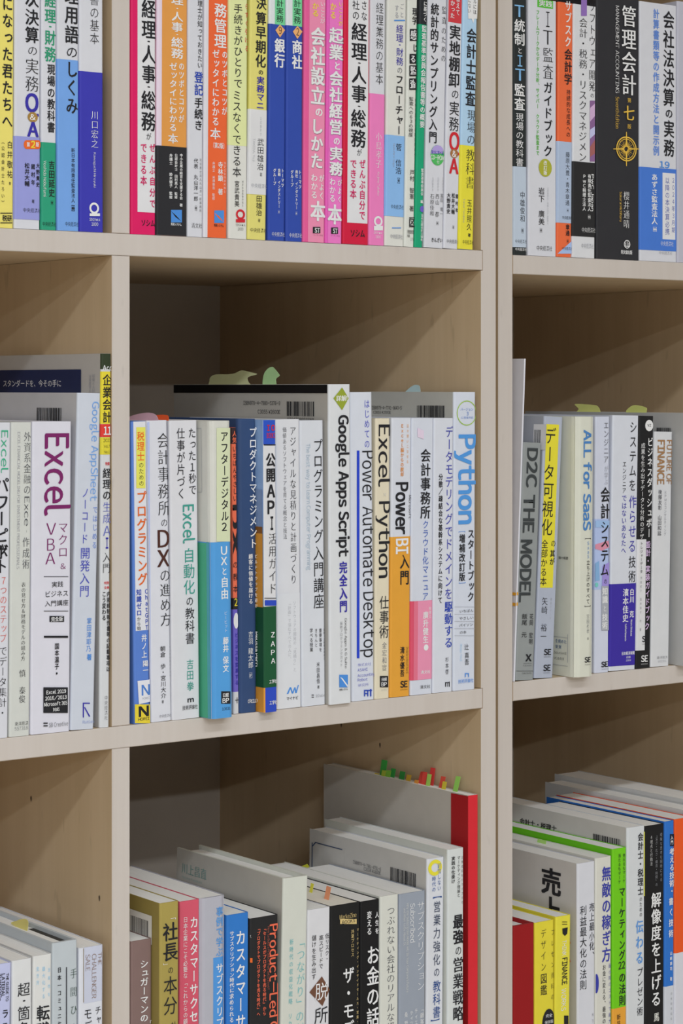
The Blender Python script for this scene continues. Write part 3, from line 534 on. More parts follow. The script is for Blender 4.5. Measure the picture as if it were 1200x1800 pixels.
book('u2', 1048, 1123.4, 1048.2, 0, '303034', 'thick black book with gold compass emblem and white serif title', H=.222, D=.155, txt=t_ + [
 ('O', cx, cy, 18, 22, 'd8b14a', .9), ('O', cx, cy, 14.5, 18, 'd8b14a', .93), ('v', '管理会計', 1103.5, 9, 170, 'W', 'n', 26), ('r', 'MANAGEMENT ACCOUNTING', 1083, 10, 164, 'W', 'm', 6), ('r', 'Seventh Edition', 1083, 170, 226, 'd8b14a', 'm', 6), ('v', '第', 1104, 172, 181, 'd8b14a', 'r', 7), ('v', '七', 1103.5, 184, 214, 'd8b14a', 'n', 20), ('v', '版', 1104, 218, 227, 'd8b14a', 'r', 7),
 ('v', '櫻井通晴', 1099, 336, 402, 'W', 'm', 11), ('r', 'Sakurai Michiharu', 1089, 337, 390, 'd8b14a', 'm', 4), ('O', 1100, 429.5, 5.5, 7.5, 'W', .8), ('v', '山', 1100, 424, 435, 'W', 'b', 8), ('h', '同文舘出版', 1099, 440, 447, 'W', 'b', 20)])
book('u2', 1124, 1189.5, 1124, 2, 'W', 'thick white book with blue paper band with white year label, at the right picture edge', D=.155, obi=(295.5, 440.5, '4674c9', (303, 420, 1163.5, 1186, 'd3d3d8')), txt=[
 ('v', '会社法決算', 1174.5, 18, 189, 'K', 'b', 20), ('v', 'の', 1175, 190, 209, 'K', 'b', 14), ('v', '実務', 1175, 210, 277, 'K', 'b', 19), ('v', '計算書類等の作成方法と開示例', 1152.5, 15, 274, '5d84cf', 'b', 11), ('h', '19', 1167, 284, 295, 'b', 'b', 19),
 ('v', '2024年3月期', 1182.5, 311, 411, '3a4a9a', 'r', 6), ('v', '以降の本決算必携', 1172, 311, 414, '3a4a9a', 'r', 8), ('v', 'あずさ監査法人', 1149.5, 305, 395, 'W', 'b', 11), ('v', '［編］', 1150, 396, 410, 'W', 'b', 7), ('h', '中央経済社', 1171.5, 424, 433, 'W', 'm', 23), ('h', '中央経済社', 1169, 442, 448, 'n', 'm', 24)])
book('u2', 1190, 1240, 1190, 2, 'b3b3c0', 'grey-lilac book cut off by the right picture edge on the upper shelf', D=.155)

# ---------------------------------------------------------------- middle shelf, left bay
book('m0', -24, 15.5, -19, 743.5, 'W', 'white book with red and black title, cut by the left picture edge, middle shelf', txt=[
 ('r', 'Excel', 8, 755, 833, '3aa17c', 'r', 12), ('v', 'パワーピボ', 3, 838, 985, 'K', 'b', 26), ('v', 'ット', 3, 950, 1010, 'K', 'b', 20), ('v', '7つのステップ', 6, 1012, 1130, 'c9584e', 'm', 13), ('v', 'でデータ集計・', 5, 1135, 1262, 'K', 'm', 15)])
book('m0', 16.2, 53, 20, 743, 'c3c5c1', 'cream book with thin grey serif title, left of the purple-lettered one', txt=[
 ('v', '外資系金融の', 48, 758, 870, 'G', 'm', 13), ('r', 'Exce', 47, 872, 925, 'G', 'm', 9), ('v', 'l', 46.5, 927, 941, 'G', 'm', 3), ('v', '作成術', 45.5, 943, 1001, 'G', 'm', 13), ('r', 'EXCEL FINANCIAL MODELING FOR INVESTMENT PROFESSIONALS', 33, 759, 1000, 'n', 'm', 5),
 ('v', '表の見せ方＆財務モデルの組み方', 41, 1023, 1162, 'K', 'm', 8), ('v', '慎 泰俊', 39, 1176, 1236, 'K', 'm', 12), ('h', '東洋経済', 37.5, 1268, 1275, 'K', 'm', 24), ('h', '557318', 37, 1277, 1283, 'g', 'l', 24)])
book('m0', 53.8, 123.5, 57, 742, 'cccbd6', 'thick lilac-white book with huge plum serif lettering turned sideways', D=.148, txt=[
 ('r', 'Excel', 100, 760, 908, 'V', 'b', 42), ('v', 'マクロ', 110.5, 916, 981, 'V', 'm', 18), ('h', 'V', 89.5, 919, 940, 'V', 'm', 19), ('h', 'B', 89, 946, 968, 'V', 'm', 15), ('h', 'A', 88, 971, 992, 'V', 'm', 19), ('h', '&', 110.5, 990, 1000, 'V', 'm', 10),
 ('q', 76.5, 1013, 119.5, 1014, 'K'), ('q', 76.5, 1073.5, 119.5, 1074.5, 'K'), ('h', '実践', 100.5, 1022, 1032, 'K', 'r', 21), ('h', 'ビジネス', 99, 1038, 1049, 'K', 'r', 42), ('h', '入門講座', 99, 1055, 1065, 'K', 'r', 42), ('q', 86.5, 1082.5, 112, 1093, 'K'), ('h', '完全版', 99.5, 1084, 1092, 'W', 'b', 21),
 ('q', 76.5, 1117.5, 119, 1121, 'K'), ('v', '国本温子', 99.5, 1130, 1177, 'K', 'b', 8), ('o', 99, 1183.5, 1.5, 2, 'K'), ('q', 75.5, 1208, 118.5, 1253, 'K'), ('h', 'Excel 2019', 98, 1212.5, 1219, 'W', 'b', 35), ('h', '2016/2013', 97.5, 1223, 1229.5, 'W', 'b', 38), ('h', 'Microsoft 365', 97, 1233.5, 1240, 'W', 'b', 41), ('h', '対応', 98, 1243.5, 1250, 'W', 'b', 12),
 ('q', 75.5, 1270, 83, 1272, 'K'), ('q', 75.5, 1274.5, 83, 1276.5, 'K'), ('h', 'SB Creative', 102, 1269, 1276.5, 'g', 'r', 34)])
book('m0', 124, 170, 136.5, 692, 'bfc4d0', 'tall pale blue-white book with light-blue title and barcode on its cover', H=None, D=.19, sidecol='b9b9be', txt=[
 ('r', 'Google AppSheet', 168, 705, 882, '6d9bd6', 'r', 12), ('v', 'ではじめる', 167, 888, 966, '6a86c9', 'r', 9), ('v', 'ノーコード', 150, 856, 957, '4a4fae', 'r', 13), ('v', '開発入門', 149.5, 961, 1050, '4a4fae', 'r', 18),
 ('v', '掌田津耶乃', 156.5, 1085, 1146, 'b', 'r', 9), ('v', '著', 156.5, 1149, 1161, 'b', 'b', 9), ('q', 145, 1235, 157.5, 1237, 'P'), ('q', 145, 1235, 147, 1261, 'P'), ('p', [(147, 1243), (149, 1243), (158, 1259), (156, 1260)], 'P'), ('h', 'Rutles', 155, 1266, 1271, '8f9dc8', 'r', 21)],
 side=[('bar', 53.5, 716.5, 97, 748)])
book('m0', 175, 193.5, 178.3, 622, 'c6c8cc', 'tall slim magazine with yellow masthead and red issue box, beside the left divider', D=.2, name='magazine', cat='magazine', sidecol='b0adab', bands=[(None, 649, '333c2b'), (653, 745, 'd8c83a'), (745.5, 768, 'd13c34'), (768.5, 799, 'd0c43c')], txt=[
 ('h', 'Acc', 188.5, 642, 651, 'W', 'n', 17), ('v', '企業会計', 188, 657, 744, 'K', 'b', 16), ('h', '11', 188.5, 750, 764, 'W', 'h', 14), ('h', '2023', 188, 771, 777, 'K', 'l', 14), ('h', 'Vol.75', 188.5, 782, 787, 'K', 'l', 13), ('h', 'No.11', 189, 792, 797, 'K', 'l', 12), ('h', '特集', 188.5, 812, 818, 'R', 'b', 8),
 ('v', '経理の', 187.5, 822, 880, 'K', 'n', 15), ('v', '生成', 187.5, 881, 921, '5a62b4', 'm', 15), ('h', 'A', 187.5, 924, 942, '5a62b4', 'm', 15), ('h', 'I', 187.5, 945, 964, 'P', 'b', 5), ('v', '入門', 187, 970, 1008, 'K', 'm', 15), ('h', '特別', 187, 1022, 1027, 'R', 'b', 9), ('h', '企画', 187, 1030, 1035, 'R', 'b', 9),
 ('v', '内部統制報告書等の記載事項は', 190.5, 1039, 1181, 'K', 'b', 7), ('v', 'こう変わる', 182.5, 1039, 1091, 'K', 'b', 7.5), ('v', '中央経済社', 186, 1222, 1266, 'g', 'm', 6)],
 side=[('q', -10, 651, 140, 700, '232a4d'), ('t', 'スタンダードを、今その手に', 3, 106, 674, 13, 'W', 'r'), ('V', '新規ＫＡＭ', 162, 658, 690, 'n', 'r', 5), ('V', '実務基準の', 156, 658, 690, 'n', 'r', 4)])
# ---------------------------------------------------------------- middle shelf, middle bay
book('m1', 236.5, 265.2, 230.2, 741.6, '5579c4', 'blue-edged white book with orange title and yellow foot, first right of the left divider', bands=[(None, 1108, 'd0d1d8', 234, 258, 742)], txt=[
 ('q', 239, 751, 255, 858, 'd6d35e'), ('v', '税理士', 246.5, 758, 811, 'O', 'b', 13), ('v', 'のための', 247.5, 812, 855, 'K', 'r', 9), ('v', 'プログラミング', 248, 862, 1030, 'd2622c', 'b', 18),
 ('v', '知識ゼロ', 243.5, 1035, 1083, 'B', 'b', 9.5), ('v', 'から始', 243.5, 1084, 1108, 'K', 'r', 7), ('v', 'ChatGPT', 256.5, 1034, 1108, 'B', 'b', 7), ('v', '井ノ上', 252.5, 1114, 1157, 'W', 'b', 10), ('v', '陽一', 255, 1160, 1184, 'W', 'b', 10),
 ('p', [(241, 1197), (265.5, 1194), (266, 1233), (243.5, 1238)], 'd3d4dc'), ('h', 'N', 255.5, 1203, 1222, '4a78c0', 'n', 16), ('h', 'HOREI', 256, 1225, 1229, 'n', 'r', 13), ('q', 236.5, 1238, 265, 1271, 'd6c13a'), ('h', 'N', 252, 1241, 1259, 'K', 'h', 19), ('h', 'HOREI', 252, 1261, 1266, 'K', 'b', 20)])
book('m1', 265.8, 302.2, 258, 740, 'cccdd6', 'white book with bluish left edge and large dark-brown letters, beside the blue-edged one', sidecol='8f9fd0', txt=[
 ('q', 258.5, 742, 262, 1200, 'a9b4dc'), ('v', '会計事務所', 286, 759, 908, 'K', 'm', 22), ('v', 'の', 288, 910, 927, 'K', 'm', 13), ('h', 'D', 287, 931, 962, '4a2c26', 'n', 23), ('h', 'X', 287, 966, 996, '4a2c26', 'n', 25), ('v', 'の進め方', 289.5, 998, 1102, 'K', 'm', 20),
 ('v', '朝倉 歩・宮川大介', 285.5, 1135, 1228, 'K', 'r', 9.5), ('v', 'サン共同税理士法人', 298, 1134, 1190, 'n', 'l', 3), ('v', '著', 285.5, 1230, 1237, 'K', 'r', 4), ('h', '中央経済社', 290, 1255, 1261, 'g', 'm', 22)],
 notes=[([(226, 744), (274, 744), (272, 731), (262, 726), (248, 726), (226, 732)], 'c9a3b4', .9)])
book('m1', 302.6, 352, 297.6, 740, 'ccccd2', 'white book with teal sideways word and teal author name, third from the left divider', txt=[
 ('v', 'たった1秒で', 337, 751, 871, 'K', 'r', 14), ('v', '仕事が片づく', 317, 751, 878, 'K', 'r', 15), ('r', 'Excel', 330.5, 886, 956, 'T', 'b', 19), ('v', '自動化', 331.5, 962, 1046, 'T', 'r', 21), ('v', 'の', 333, 1047, 1066, 'K', 'r', 14), ('v', '教科書', 333, 1067, 1133, 'K', 'r', 17),
 ('v', '吉田', 333.5, 1158, 1196, 'T', 'r', 13), ('v', '拳', 334, 1197, 1215, 'T', 'r', 13), ('h', 'ｍ', 334.5, 1224, 1235, 'K', 'h', 12), ('h', '技術評論社', 333.5, 1239, 1247, 'K', 'r', 27)],
 notes=[([(250, 744), (291, 744), (293, 732), (285, 729), (270, 730), (256, 737)], 'de5a30', .5)])
book('m1', 373, 411, 368.5, 740.6, 'c8c8c2', 'thick cream book with green-to-blue paper band, standing forward over the shelf edge', yo=-.013, D=.148, obi=(952.4, None, '4f94d0'), r=.004, side=[('q', 346, 952.6, 366, 1262, '4ba383'), ('q', 366, 952.6, 371, 1262, '4f9dab'), ('q', 348, 752, 358.5, 752.8, 'n'), ('q', 348, 864, 358.5, 864.8, 'n'), ('q', 358, 752, 358.6, 864.8, 'n')], txt=[
 ('q', 380, 752, 404, 952, 'c8cfae'), ('v', 'アフターデジタル', 393.5, 757, 917, 'K', 'b', 14), ('h', '2', 393.5, 919, 933, 'K', 'b', 10), ('h', 'U', 393, 960, 975, 'W', 'b', 12), ('h', 'X', 393, 979, 993, 'W', 'b', 12), ('v', 'と', 393.5, 996, 1012, 'W', 'b', 10), ('v', '自由', 394, 1013, 1054, 'W', 'b', 14),
 ('v', 'ビービット', 396, 1074, 1112, 'W', 'l', 6), ('v', '藤井', 396, 1119, 1147, 'W', 'b', 10.5), ('v', '保文', 396, 1153, 1182, 'W', 'b', 10.5), ('q', 388, 1215, 404.5, 1237, 'K'), ('h', '日経', 396, 1218, 1225, 'W', 'b', 11), ('h', 'BP', 396, 1227, 1235, 'W', 'b', 12), ('h', '10631', 397, 1243, 1248, 'K', 'r', 15)])
book('m1', 411.4, 419.8, 407, 752, 'ea6c50', 'thin salmon-red book with black sideways capitals, squeezed beside the cream one', bands=[(None, 780, '38282c'), (1051, 1071, '2a2a2c'), (1071, 1216, '6b5fb8'), (1216, None, 'c6c6ca')], txt=[
 ('v', '人気', 411.5, 757, 779, 'ea6c50', 'b', 8), ('v', 'いちばんやさしい', 412, 783, 882, 'K', 'r', 8), ('r', 'DX', 412.5, 886, 976, 'K', 'h', 13), ('v', 'の教本', 413, 982, 1046, 'K', 'r', 9), ('h', '2', 414, 1052, 1065, 'Y', 'b', 6), ('o', 414.5, 1091, 4.5, 14, 'W'), ('v', 'ビジネスを変革する', 415, 1111, 1205, 'P', 'b', 6), ('h', '十', 416, 1226, 1236, 'K', 'h', 7)])
book('m1', 420.2, 453.6, 418.3, 737, '33486f', 'navy book with bold white title, upright on the middle shelf', r=.0035, txt=[
 ('v', 'プロダクトマネジメント', 444, 750, 965, 'W', 'b', 14), ('v', '顧客に価値を届ける', 440, 973, 1062, 'W', 'b', 7.5), ('v', 'ビルドトラップを避け', 449.5, 973, 1070, 'W', 'r', 5), ('v', '吉羽', 440, 1109, 1133, 'W', 'r', 8.5), ('v', '龍太郎', 440, 1138, 1175, 'W', 'r', 9), ('r', 'Melissa Perri', 450.5, 1110, 1172, 'W', 'b', 4), ('v', '〔訳〕', 440, 1178, 1196, 'W', 'r', 6), ('h', "O'REILLY", 444, 1229, 1235, 'W', 'b', 18)], head='5')
book('m1', 464.5, 486.6, 462.3, 739, '8fb0dc', 'white-spined book with blue top label and dark green paper band', yo=-.008, D=.148, r=.0008, side=[('q', 451, 860, 463, 925, '8098bf'), ('q', 451, 925, 463, 937, '8a5a2a'), ('q', 451, 937, 463.5, 1066, 'd9963c')], bands=[(None, None, 'cfcfd3', 464.6, 486, 1240), (None, 781, '2d50b8', 462.6, 484, 745), (1208, None, 'd9963c'), (1208, None, '2f48b4', 465.8, 486.5, 1215)], obi=(1065.8, 1208, '1f5034'), txt=[
 ('h', 'I O', 475.5, 747, 757, 'R', 'h', 14), ('h', 'BOOKS', 475.5, 761, 770, 'R', 'b', 15), ('q', 463, 781, 484, 783, 'K'), ('v', '公開', 475, 795, 848, 'K', 'h', 17), ('h', 'A', 475.5, 852, 874, 'K', 'h', 15), ('h', 'P', 475.5, 880, 903, 'K', 'h', 13), ('h', 'I', 477, 908, 931, 'K', 'h', 5), ('v', '活用ガイド', 478, 936, 1045, 'K', 'm', 14), ('q', 464, 1051, 485, 1052, 'K'),
 ('q', 464.5, 1055, 485.5, 1064.5, '2f48b4'), ('h', 'Z', 478.5, 1111, 1120, 'W', 'b', 7), ('h', 'A', 478.5, 1127, 1136, 'W', 'b', 8), ('h', 'P', 478.5, 1142, 1151, 'W', 'b', 7), ('h', 'A', 479, 1157, 1166, 'W', 'b', 8), ('h', '工学社', 479, 1194, 1201, 'W', 'b', 14), ('h', '工学社', 479.5, 1231, 1238, 'W', 'b', 14)])
book('m1', 487, 530.5, 484, 738, 'cdced4', 'white book with thin grey double title and a blue wave mark at its foot', obi=(1043, None, 'ced0d6'), txt=[
 ('v', 'アジャイルな見積りと計画づくり', 514, 748, 1028, 'K', 'm', 11.5), ('v', '価値あるソフトウェアを育てる概念と技法', 499.5, 750, 948, 'G', 'm', 7), ('v', 'ソフトウェアの開発の「見積り」と', 517, 1056, 1181, 'n', 'l', 6), ('v', '「計画」で悩むすべての人に。', 508, 1057, 1162, 'n', 'l', 6),
 ('p', [(503, 1220), (508.5, 1208), (511, 1208), (506, 1220)], 'b'), ('p', [(508.5, 1208), (511, 1208), (514.5, 1219), (512, 1219)], 'b'), ('p', [(512, 1219), (514.5, 1219), (518.5, 1208), (516.5, 1208)], 'b'), ('p', [(516.5, 1208), (518.5, 1208), (520.5, 1218), (518, 1218)], 'b'), ('p', [(518, 1218), (520.5, 1218), (524.5, 1204), (522.8, 1204)], 'b'), ('h', 'マイナビ', 513, 1224, 1230, 'K', 'b', 21)])
book('m1', 531, 572.6, 527, 740, 'c9ccd4', 'white book with bold black kana title and faint pale-blue sideways line', txt=[
 ('v', 'プログラミング', 558, 770, 956, 'K', 'r', 17), ('v', '入門講座', 559, 958, 1071, 'K', 'r', 19), ('r', 'The best way to learn Computer Programming', 541, 779, 1002, 'a8b8c6', 'r', 7), ('v', '基礎・上級者が直前に', 569, 1104, 1160, 'K', 'l', 3), ('v', '重要事項を', 562.5, 1104, 1146, 'K', 'r', 5), ('v', 'きちんと', 555, 1104, 1138, 'K', 'r', 5), ('v', '学べる授業', 546.5, 1104, 1146, 'K', 'r', 6),
 ('v', '米田昌悟', 558.5, 1163, 1202, 'G', 'r', 6), ('v', '著', 559, 1204, 1211, 'K', 'r', 4), ('q', 547, 1221, 551, 1222.3, 'K'), ('q', 547, 1224.5, 551, 1226, 'K'), ('h', 'SB Creative', 562, 1220, 1225, 'g', 'l', 16)])
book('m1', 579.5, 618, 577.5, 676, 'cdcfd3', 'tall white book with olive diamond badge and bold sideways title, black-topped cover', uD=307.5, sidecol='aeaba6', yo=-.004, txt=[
 ('p', [(585.3, 700), (600.5, 681), (612, 700), (600.5, 721)], '8d9a34'), ('h', '詳解!', 600, 695, 705, 'W', 'b', 20), ('r', 'Google Apps Script', 603, 729, 979, 'K', 'h', 17), ('v', '完全入門', 602.5, 986, 1077, 'P', 'h', 14),
 ('r', 'Google Apps & G Suite', 607, 1086, 1175, 'K', 'm', 4), ('v', '最新プログラミングガイド', 599, 1092, 1172, 'g', 'm', 5), ('q', 595.5, 1186, 610.5, 1208, 'b'), ('p', [(597, 1190), (601, 1192), (610, 1204), (610, 1208)], 'W', 3), ('h', '秀和システム', 603, 1210, 1213.5, 'K', 'b', 15)],
 side=[('q', 307.7, 676.6, 577.5, 690.2, '151416'), ('t', 'ISBN978-4-7980-5376-9', 430, 495, 708, 7, 'K', 'r'), ('t', 'C3055 ¥2600E', 455, 495, 723.5, 7, 'K', 'r'), ('bar', 506.5, 705.5, 554.5, 731), ('t', '9784798053769', 507, 554, 736.5, 5, 'K', 'r')],
 notes=[([(372, 684), (441, 684), (434, 672), (431, 663), (446, 658), (437, 655), (418, 651), (407, 656), (394, 658), (375, 658), (366, 662), (365, 670)], 'c3c79a', .3), ([(463, 684), (485, 684), (481, 667), (486, 661), (484, 657), (475, 648), (470, 645), (463, 648), (458, 660)], 'a9cf98', .7)])
book('m1', 618.5, 658.3, 614.5, 690, 'c9cdd8', 'tall white book with long thin sideways title underlined in blue', D=.182, txt=[
 ('v', 'はじめての', 644, 701, 789, '5a5fb8', 'r', 10), ('r', 'Power Automate Desktop', 646.5, 791, 1157, 'K', 'r', 21), ('q', 626.5, 792, 631, 1157, '2b44bf'), ('h', '株式会社', 640, 1165, 1170.5, '6a6cb8', 'l', 24), ('h', 'ASAHI', 636.5, 1174.5, 1179.5, '6a6cb8', 'r', 18), ('h', 'Accounting', 643, 1183.5, 1188.5, '6a6cb8', 'r', 31), ('h', 'Robot', 636.5, 1192, 1197, '6a6cb8', 'r', 18), ('h', '研究所', 638, 1201, 1206.5, '6a6cb8', 'l', 19),
 ('q', 639, 1212.5, 653, 1214.5, 'B'), ('q', 639, 1212.5, 641, 1224, 'B'), ('q', 644.5, 1212.5, 646.5, 1224, 'B'), ('q', 649.5, 1211, 651.8, 1224, 'B'), ('q', 639, 1218, 646, 1220, 'B'), ('v', '基礎から学ぶ自動化', 656, 810, 1000, '7a80c8', 'l', 3)])
book('m1', 658.8, 684.6, 660.2, 736, 'd3cab4', 'cream book with heavy black serif sideways title, left of the orange-banded one', txt=[
 ('r', 'Excel', 675, 745, 857, 'K', 'n', 20), ('v', '×', 675.5, 862, 876, 'c9c4ba', 'r', 13), ('r', 'Python', 675.5, 880, 1017, 'K', 'n', 20), ('v', '仕事術', 674.5, 1046, 1123, 'K', 'r', 17), ('v', '金宏和實', 675, 1128, 1180, 'g', 'm', 9), ('q', 667, 1188, 681.5, 1208, 'K'), ('h', '日経', 674.3, 1191, 1197, 'W', 'b', 10), ('h', 'BP', 674.3, 1199, 1206, 'W', 'b', 10), ('h', '12372', 674, 1211, 1214, 'n', 'l', 10)])
book('m1', 685, 720.6, 688.5, 735.5, 'c9ccd6', 'white and amber-orange book with heavy black sideways word', bands=[(943.3, None, 'd5983a')], txt=[
 ('r', 'Power', 706, 847, 940, 'K', 'h', 21), ('r', 'BI', 706, 946, 974, 'W', 'h', 21), ('r', 'Microsoft', 720, 870, 912, 'K', 'r', 4), ('v', 'Excel脳からの脱却', 706.5, 744, 838, 'd08a4a', 'b', 6), ('v', '日々使いこなせる', 716, 744, 816, 'd8a477', 'r', 4), ('v', '入門', 710.5, 973, 1029, 'K', 'b', 17),
 ('v', '清水優吾', 706.5, 1136, 1190, 'K', 'b', 8), ('r', 'Introduction to Microsoft Power BI', 715, 1137, 1184, 'K', 'l', 4), ('h', 'SE', 709, 1197, 1208, 'K', 'h', 13), ('h', 'SHOEISHA', 709, 1211, 1213, 'K', 'l', 13)])
book('m1', 721, 759.8, 723.6, 735.6, 'c6cad6', 'pale blue-white book with pink paper band above its white foot', obi=(1056, 1194.6, 'd98aa8', (1056, 1194.6, 721, 727, 'cc4f68'), (1056, 1194.6, 727, 734, 'd46e86')), txt=[
 ('v', '会計事務所', 747.5, 788, 913, 'K', 'b', 18), ('v', 'クラウド化マニュア', 747.5, 914, 1056, '3f5fae', 'r', 11), ('p', [(733, 752), (744, 757), (744, 772), (733, 768)], 'd3c3d6'), ('v', '廣升健生', 747.5, 1074, 1131, 'W', 'b', 10), ('v', '税理士', 755, 1066, 1087, 'W', 'r', 4), ('o', 748, 1138, 4, 5.5, 'W'), ('h', '清文社', 747, 1178, 1184, 'W', 'b', 17), ('h', '清文社', 746.5, 1204, 1210, 'K', 'r', 18)])
book('m1', 760.2, 795.8, 762.5, 735.6, 'c9ccd6', 'pale book with long indigo title, next to the tall one with a round badge', txt=[
 ('v', 'データモデリングでドメインを', 789, 748, 1055, '3b40a0', 'r', 14), ('v', '駆動する', 788, 1056, 1140, '3448a8', 'n', 15), ('v', '分散／疎結合な基幹系システムに向けて', 774, 832, 1061, 'K', 'b', 7.5), ('v', '杉本啓', 785, 1154, 1186, 'G', 'r', 6), ('q', 781.5, 1199, 789.5, 1200.5, 'K'), ('q', 781.5, 1199, 783, 1207, 'K'), ('q', 785, 1199, 786, 1207, 'K'), ('q', 788, 1198, 789.5, 1207, 'K')])
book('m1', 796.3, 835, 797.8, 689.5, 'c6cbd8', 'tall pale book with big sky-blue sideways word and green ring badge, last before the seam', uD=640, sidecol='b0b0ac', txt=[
 ('O', 819.7, 726, 17.5, 22, '98b94a', .93), ('h', 'バージョン', 820, 717, 722, '5a7fc0', 'r', 23), ('h', '3', 821, 724, 730, '5a7fc0', 'r', 4), ('h', 'に完全対応', 820.5, 732, 736, '5a7fc0', 'r', 22), ('r', 'Python', 820.5, 763, 922, '4f8fd2', 'h', 29),
 ('v', 'スタートブック', 827, 929, 1058, 'K', 'b', 12), ('v', '［', 811, 929, 936, 'b', 'b', 12), ('v', '増補改訂版', 811.5, 938, 1022, 'K', 'b', 11), ('v', '］', 811.5, 1023, 1030, 'b', 'b', 12),
 ('h', 'いちばん', 819, 1071, 1076.5, 'G', 'r', 25), ('h', 'やさしい', 819, 1083.5, 1089, 'G', 'r', 25), ('h', 'パイソン', 818.5, 1095.5, 1101, 'K', 'r', 25), ('h', 'の本', 813, 1108.5, 1114, 'G', 'r', 12), ('q', 798, 1066.5, 834, 1067, 'n'), ('q', 798, 1079.5, 834, 1080, 'n'), ('q', 798, 1092, 834, 1092.5, 'n'), ('q', 798, 1104.5, 834, 1105, 'n'), ('q', 798, 1117, 834, 1117.5, 'n'),
 ('v', '辻', 819, 1131, 1143, 'K', 'r', 8), ('v', '真吾', 819.5, 1146, 1169, 'K', 'r', 8), ('r', 'Shingo Tsuji', 809.5, 1131, 1162, '9cc0e6', 'r', 3), ('q', 816, 1183, 823, 1184.5, 'b'), ('q', 816, 1183, 817.5, 1190, 'b'), ('q', 821.5, 1183, 823, 1190, 'b'), ('h', '技術評論社', 817.5, 1193, 1200, 'b', 'r', 27)],
 side=[('t', 'ISBN978-4-7741-9643-5', 652, 705, 716.5, 6.5, 'K', 'r'), ('t', 'C3055 ¥2500E', 655, 686, 724.5, 5, 'K', 'r'), ('bar', 732, 712.5, 780, 742)],
 notes=[([(710, 694), (736, 694), (735, 681), (731, 677), (724, 677), (716, 683)], 'a9c3c9', .5), ([(671, 740), (698, 740), (692, 731), (672, 727)], 'a5c0bd', -.02)])
# ---------------------------------------------------------------- middle shelf, right bookcase
book('m2', 902.3, 905.4, 921.3, 631, 'cfcfd8', 'tall thin white file leaning on the inner side of the right bookcase', D=.2, name='file', cat='file', txt=[('q', 906.5, 1041, 911, 1046, 'd9a03a'), ('q', 906, 1059, 910.5, 1064.5, 'd9a03a')], side=[('q', 893, 1041, 902, 1046, 'd9a03a'), ('q', 893, 1059, 902, 1064.5, 'd9a03a')])
book('m2', 906, 938, 920, 779.5, '8b8f90', 'slate-grey book with big dark sideways capitals, lowest in the right bookcase row', sidecol='8b8f90', txt=[
 ('r', 'D2C', 935.5, 787, 858, '3c4042', 'h', 18), ('r', 'THE', 930, 869, 937, '3c4042', 'h', 19), ('r', 'MODEL', 925, 948, 1059, '3c4042', 'h', 19), ('v', '花岡 宏明', 933.5, 1078, 1133, 'K', 'r', 7), ('v', '飯尾 元', 921.5, 1078, 1121, 'K', 'r', 10), ('h', 'X', 928, 1150, 1162, 'K', 'h', 11), ('h', 'CROSSMEDIA', 926, 1165, 1167, 'K', 'l', 15), ('h', 'PUBLISHING', 926, 1169, 1171, 'K', 'l', 15), ('q', 906.5, 1179, 937, 1179.6, 'K'), ('h', 'PUBLISHING', 925, 1182, 1184.5, 'K', 'l', 16)])
book('m2', 939, 972, 957, 734, 'a4aaba', 'lavender-grey book with bright yellow title strip', sidecol='9c9fa8', bands=[(745, 1033, 'd6cb3a', 956, 978, 850)], txt=[
 ('v', 'データ可視化', 967.5, 750, 943, 'K', 'r', 20), ('v', 'の', 972, 948, 962, 'K', 'r', 9), ('v', '其が', 970.5, 966, 994, 'K', 'b', 9), ('v', '全部かる本', 957, 948, 1030, 'K', 'r', 12), ('v', '矢崎 裕一', 957, 1049, 1126, 'K', 'm', 11), ('v', '著者のデータ', 968, 1050, 1090, 'n', 'l', 3),
 ('h', 'SE', 961.5, 1141, 1151, 'K', 'h', 13), ('h', 'SHOEISHA', 961, 1153.5, 1155.5, 'K', 'l', 12), ('h', 'SE', 960.5, 1168.5, 1179, 'K', 'h', 13), ('h', 'SHOEISHA', 960, 1181.5, 1183.5, 'K', 'l', 12)],
 side=[('q', 921, 745, 943, 790, 'd0d0d3'), ('bar', 922, 755, 934, 790)])
book('m2', 1010.5, 1043.7, 1013, 733, 'cbccc0', 'thick cream-white book with blue sideways title, sticky note on top', D=.148, yo=-.0125, r=.006, txt=[
 ('r', 'ALL for SaaS', 1032, 755, 933, '4a7cb8', 'h', 13), ('v', '［', 1032.5, 942, 948, 'K', 'b', 11), ('v', 'SaaS', 1033, 951, 982, '5a86bf', 'r', 5), ('v', '立ち上げのすべて', 1033, 984, 1062, 'K', 'r', 6), ('v', '］', 1032, 1064, 1071, 'K', 'b', 11), ('v', '宮田善孝', 1032.5, 1079, 1114, 'g', 'm', 5), ('v', '著', 1032.5, 1120, 1125, 'K', 'l', 3), ('h', 'SE', 1032, 1155, 1164, 'K', 'h', 11), ('h', 'SHOEISHA', 1032, 1167, 1169, 'K', 'l', 11), ],
 side=[('q', 950, 1115, 998, 1115.7, 'n'), ('q', 950, 1164, 998, 1164.7, 'n'), ('q', 997.5, 1115, 998.1, 1164.7, 'n'), ('t', 'を務めた', 976, 996, 1126, 7, '3a5a86', 'r'), ('t', '受賞', 976, 987, 1136, 6, '3a5a86', 'r'), ('t', 'Solution賞', 974, 996, 1146, 5, 'K', 'l'), ('t', 'VC会員賞', 974, 992, 1156, 5, 'K', 'l'), ('t', '論の概要', 981, 998, 980, 5, 'K', 'r')])
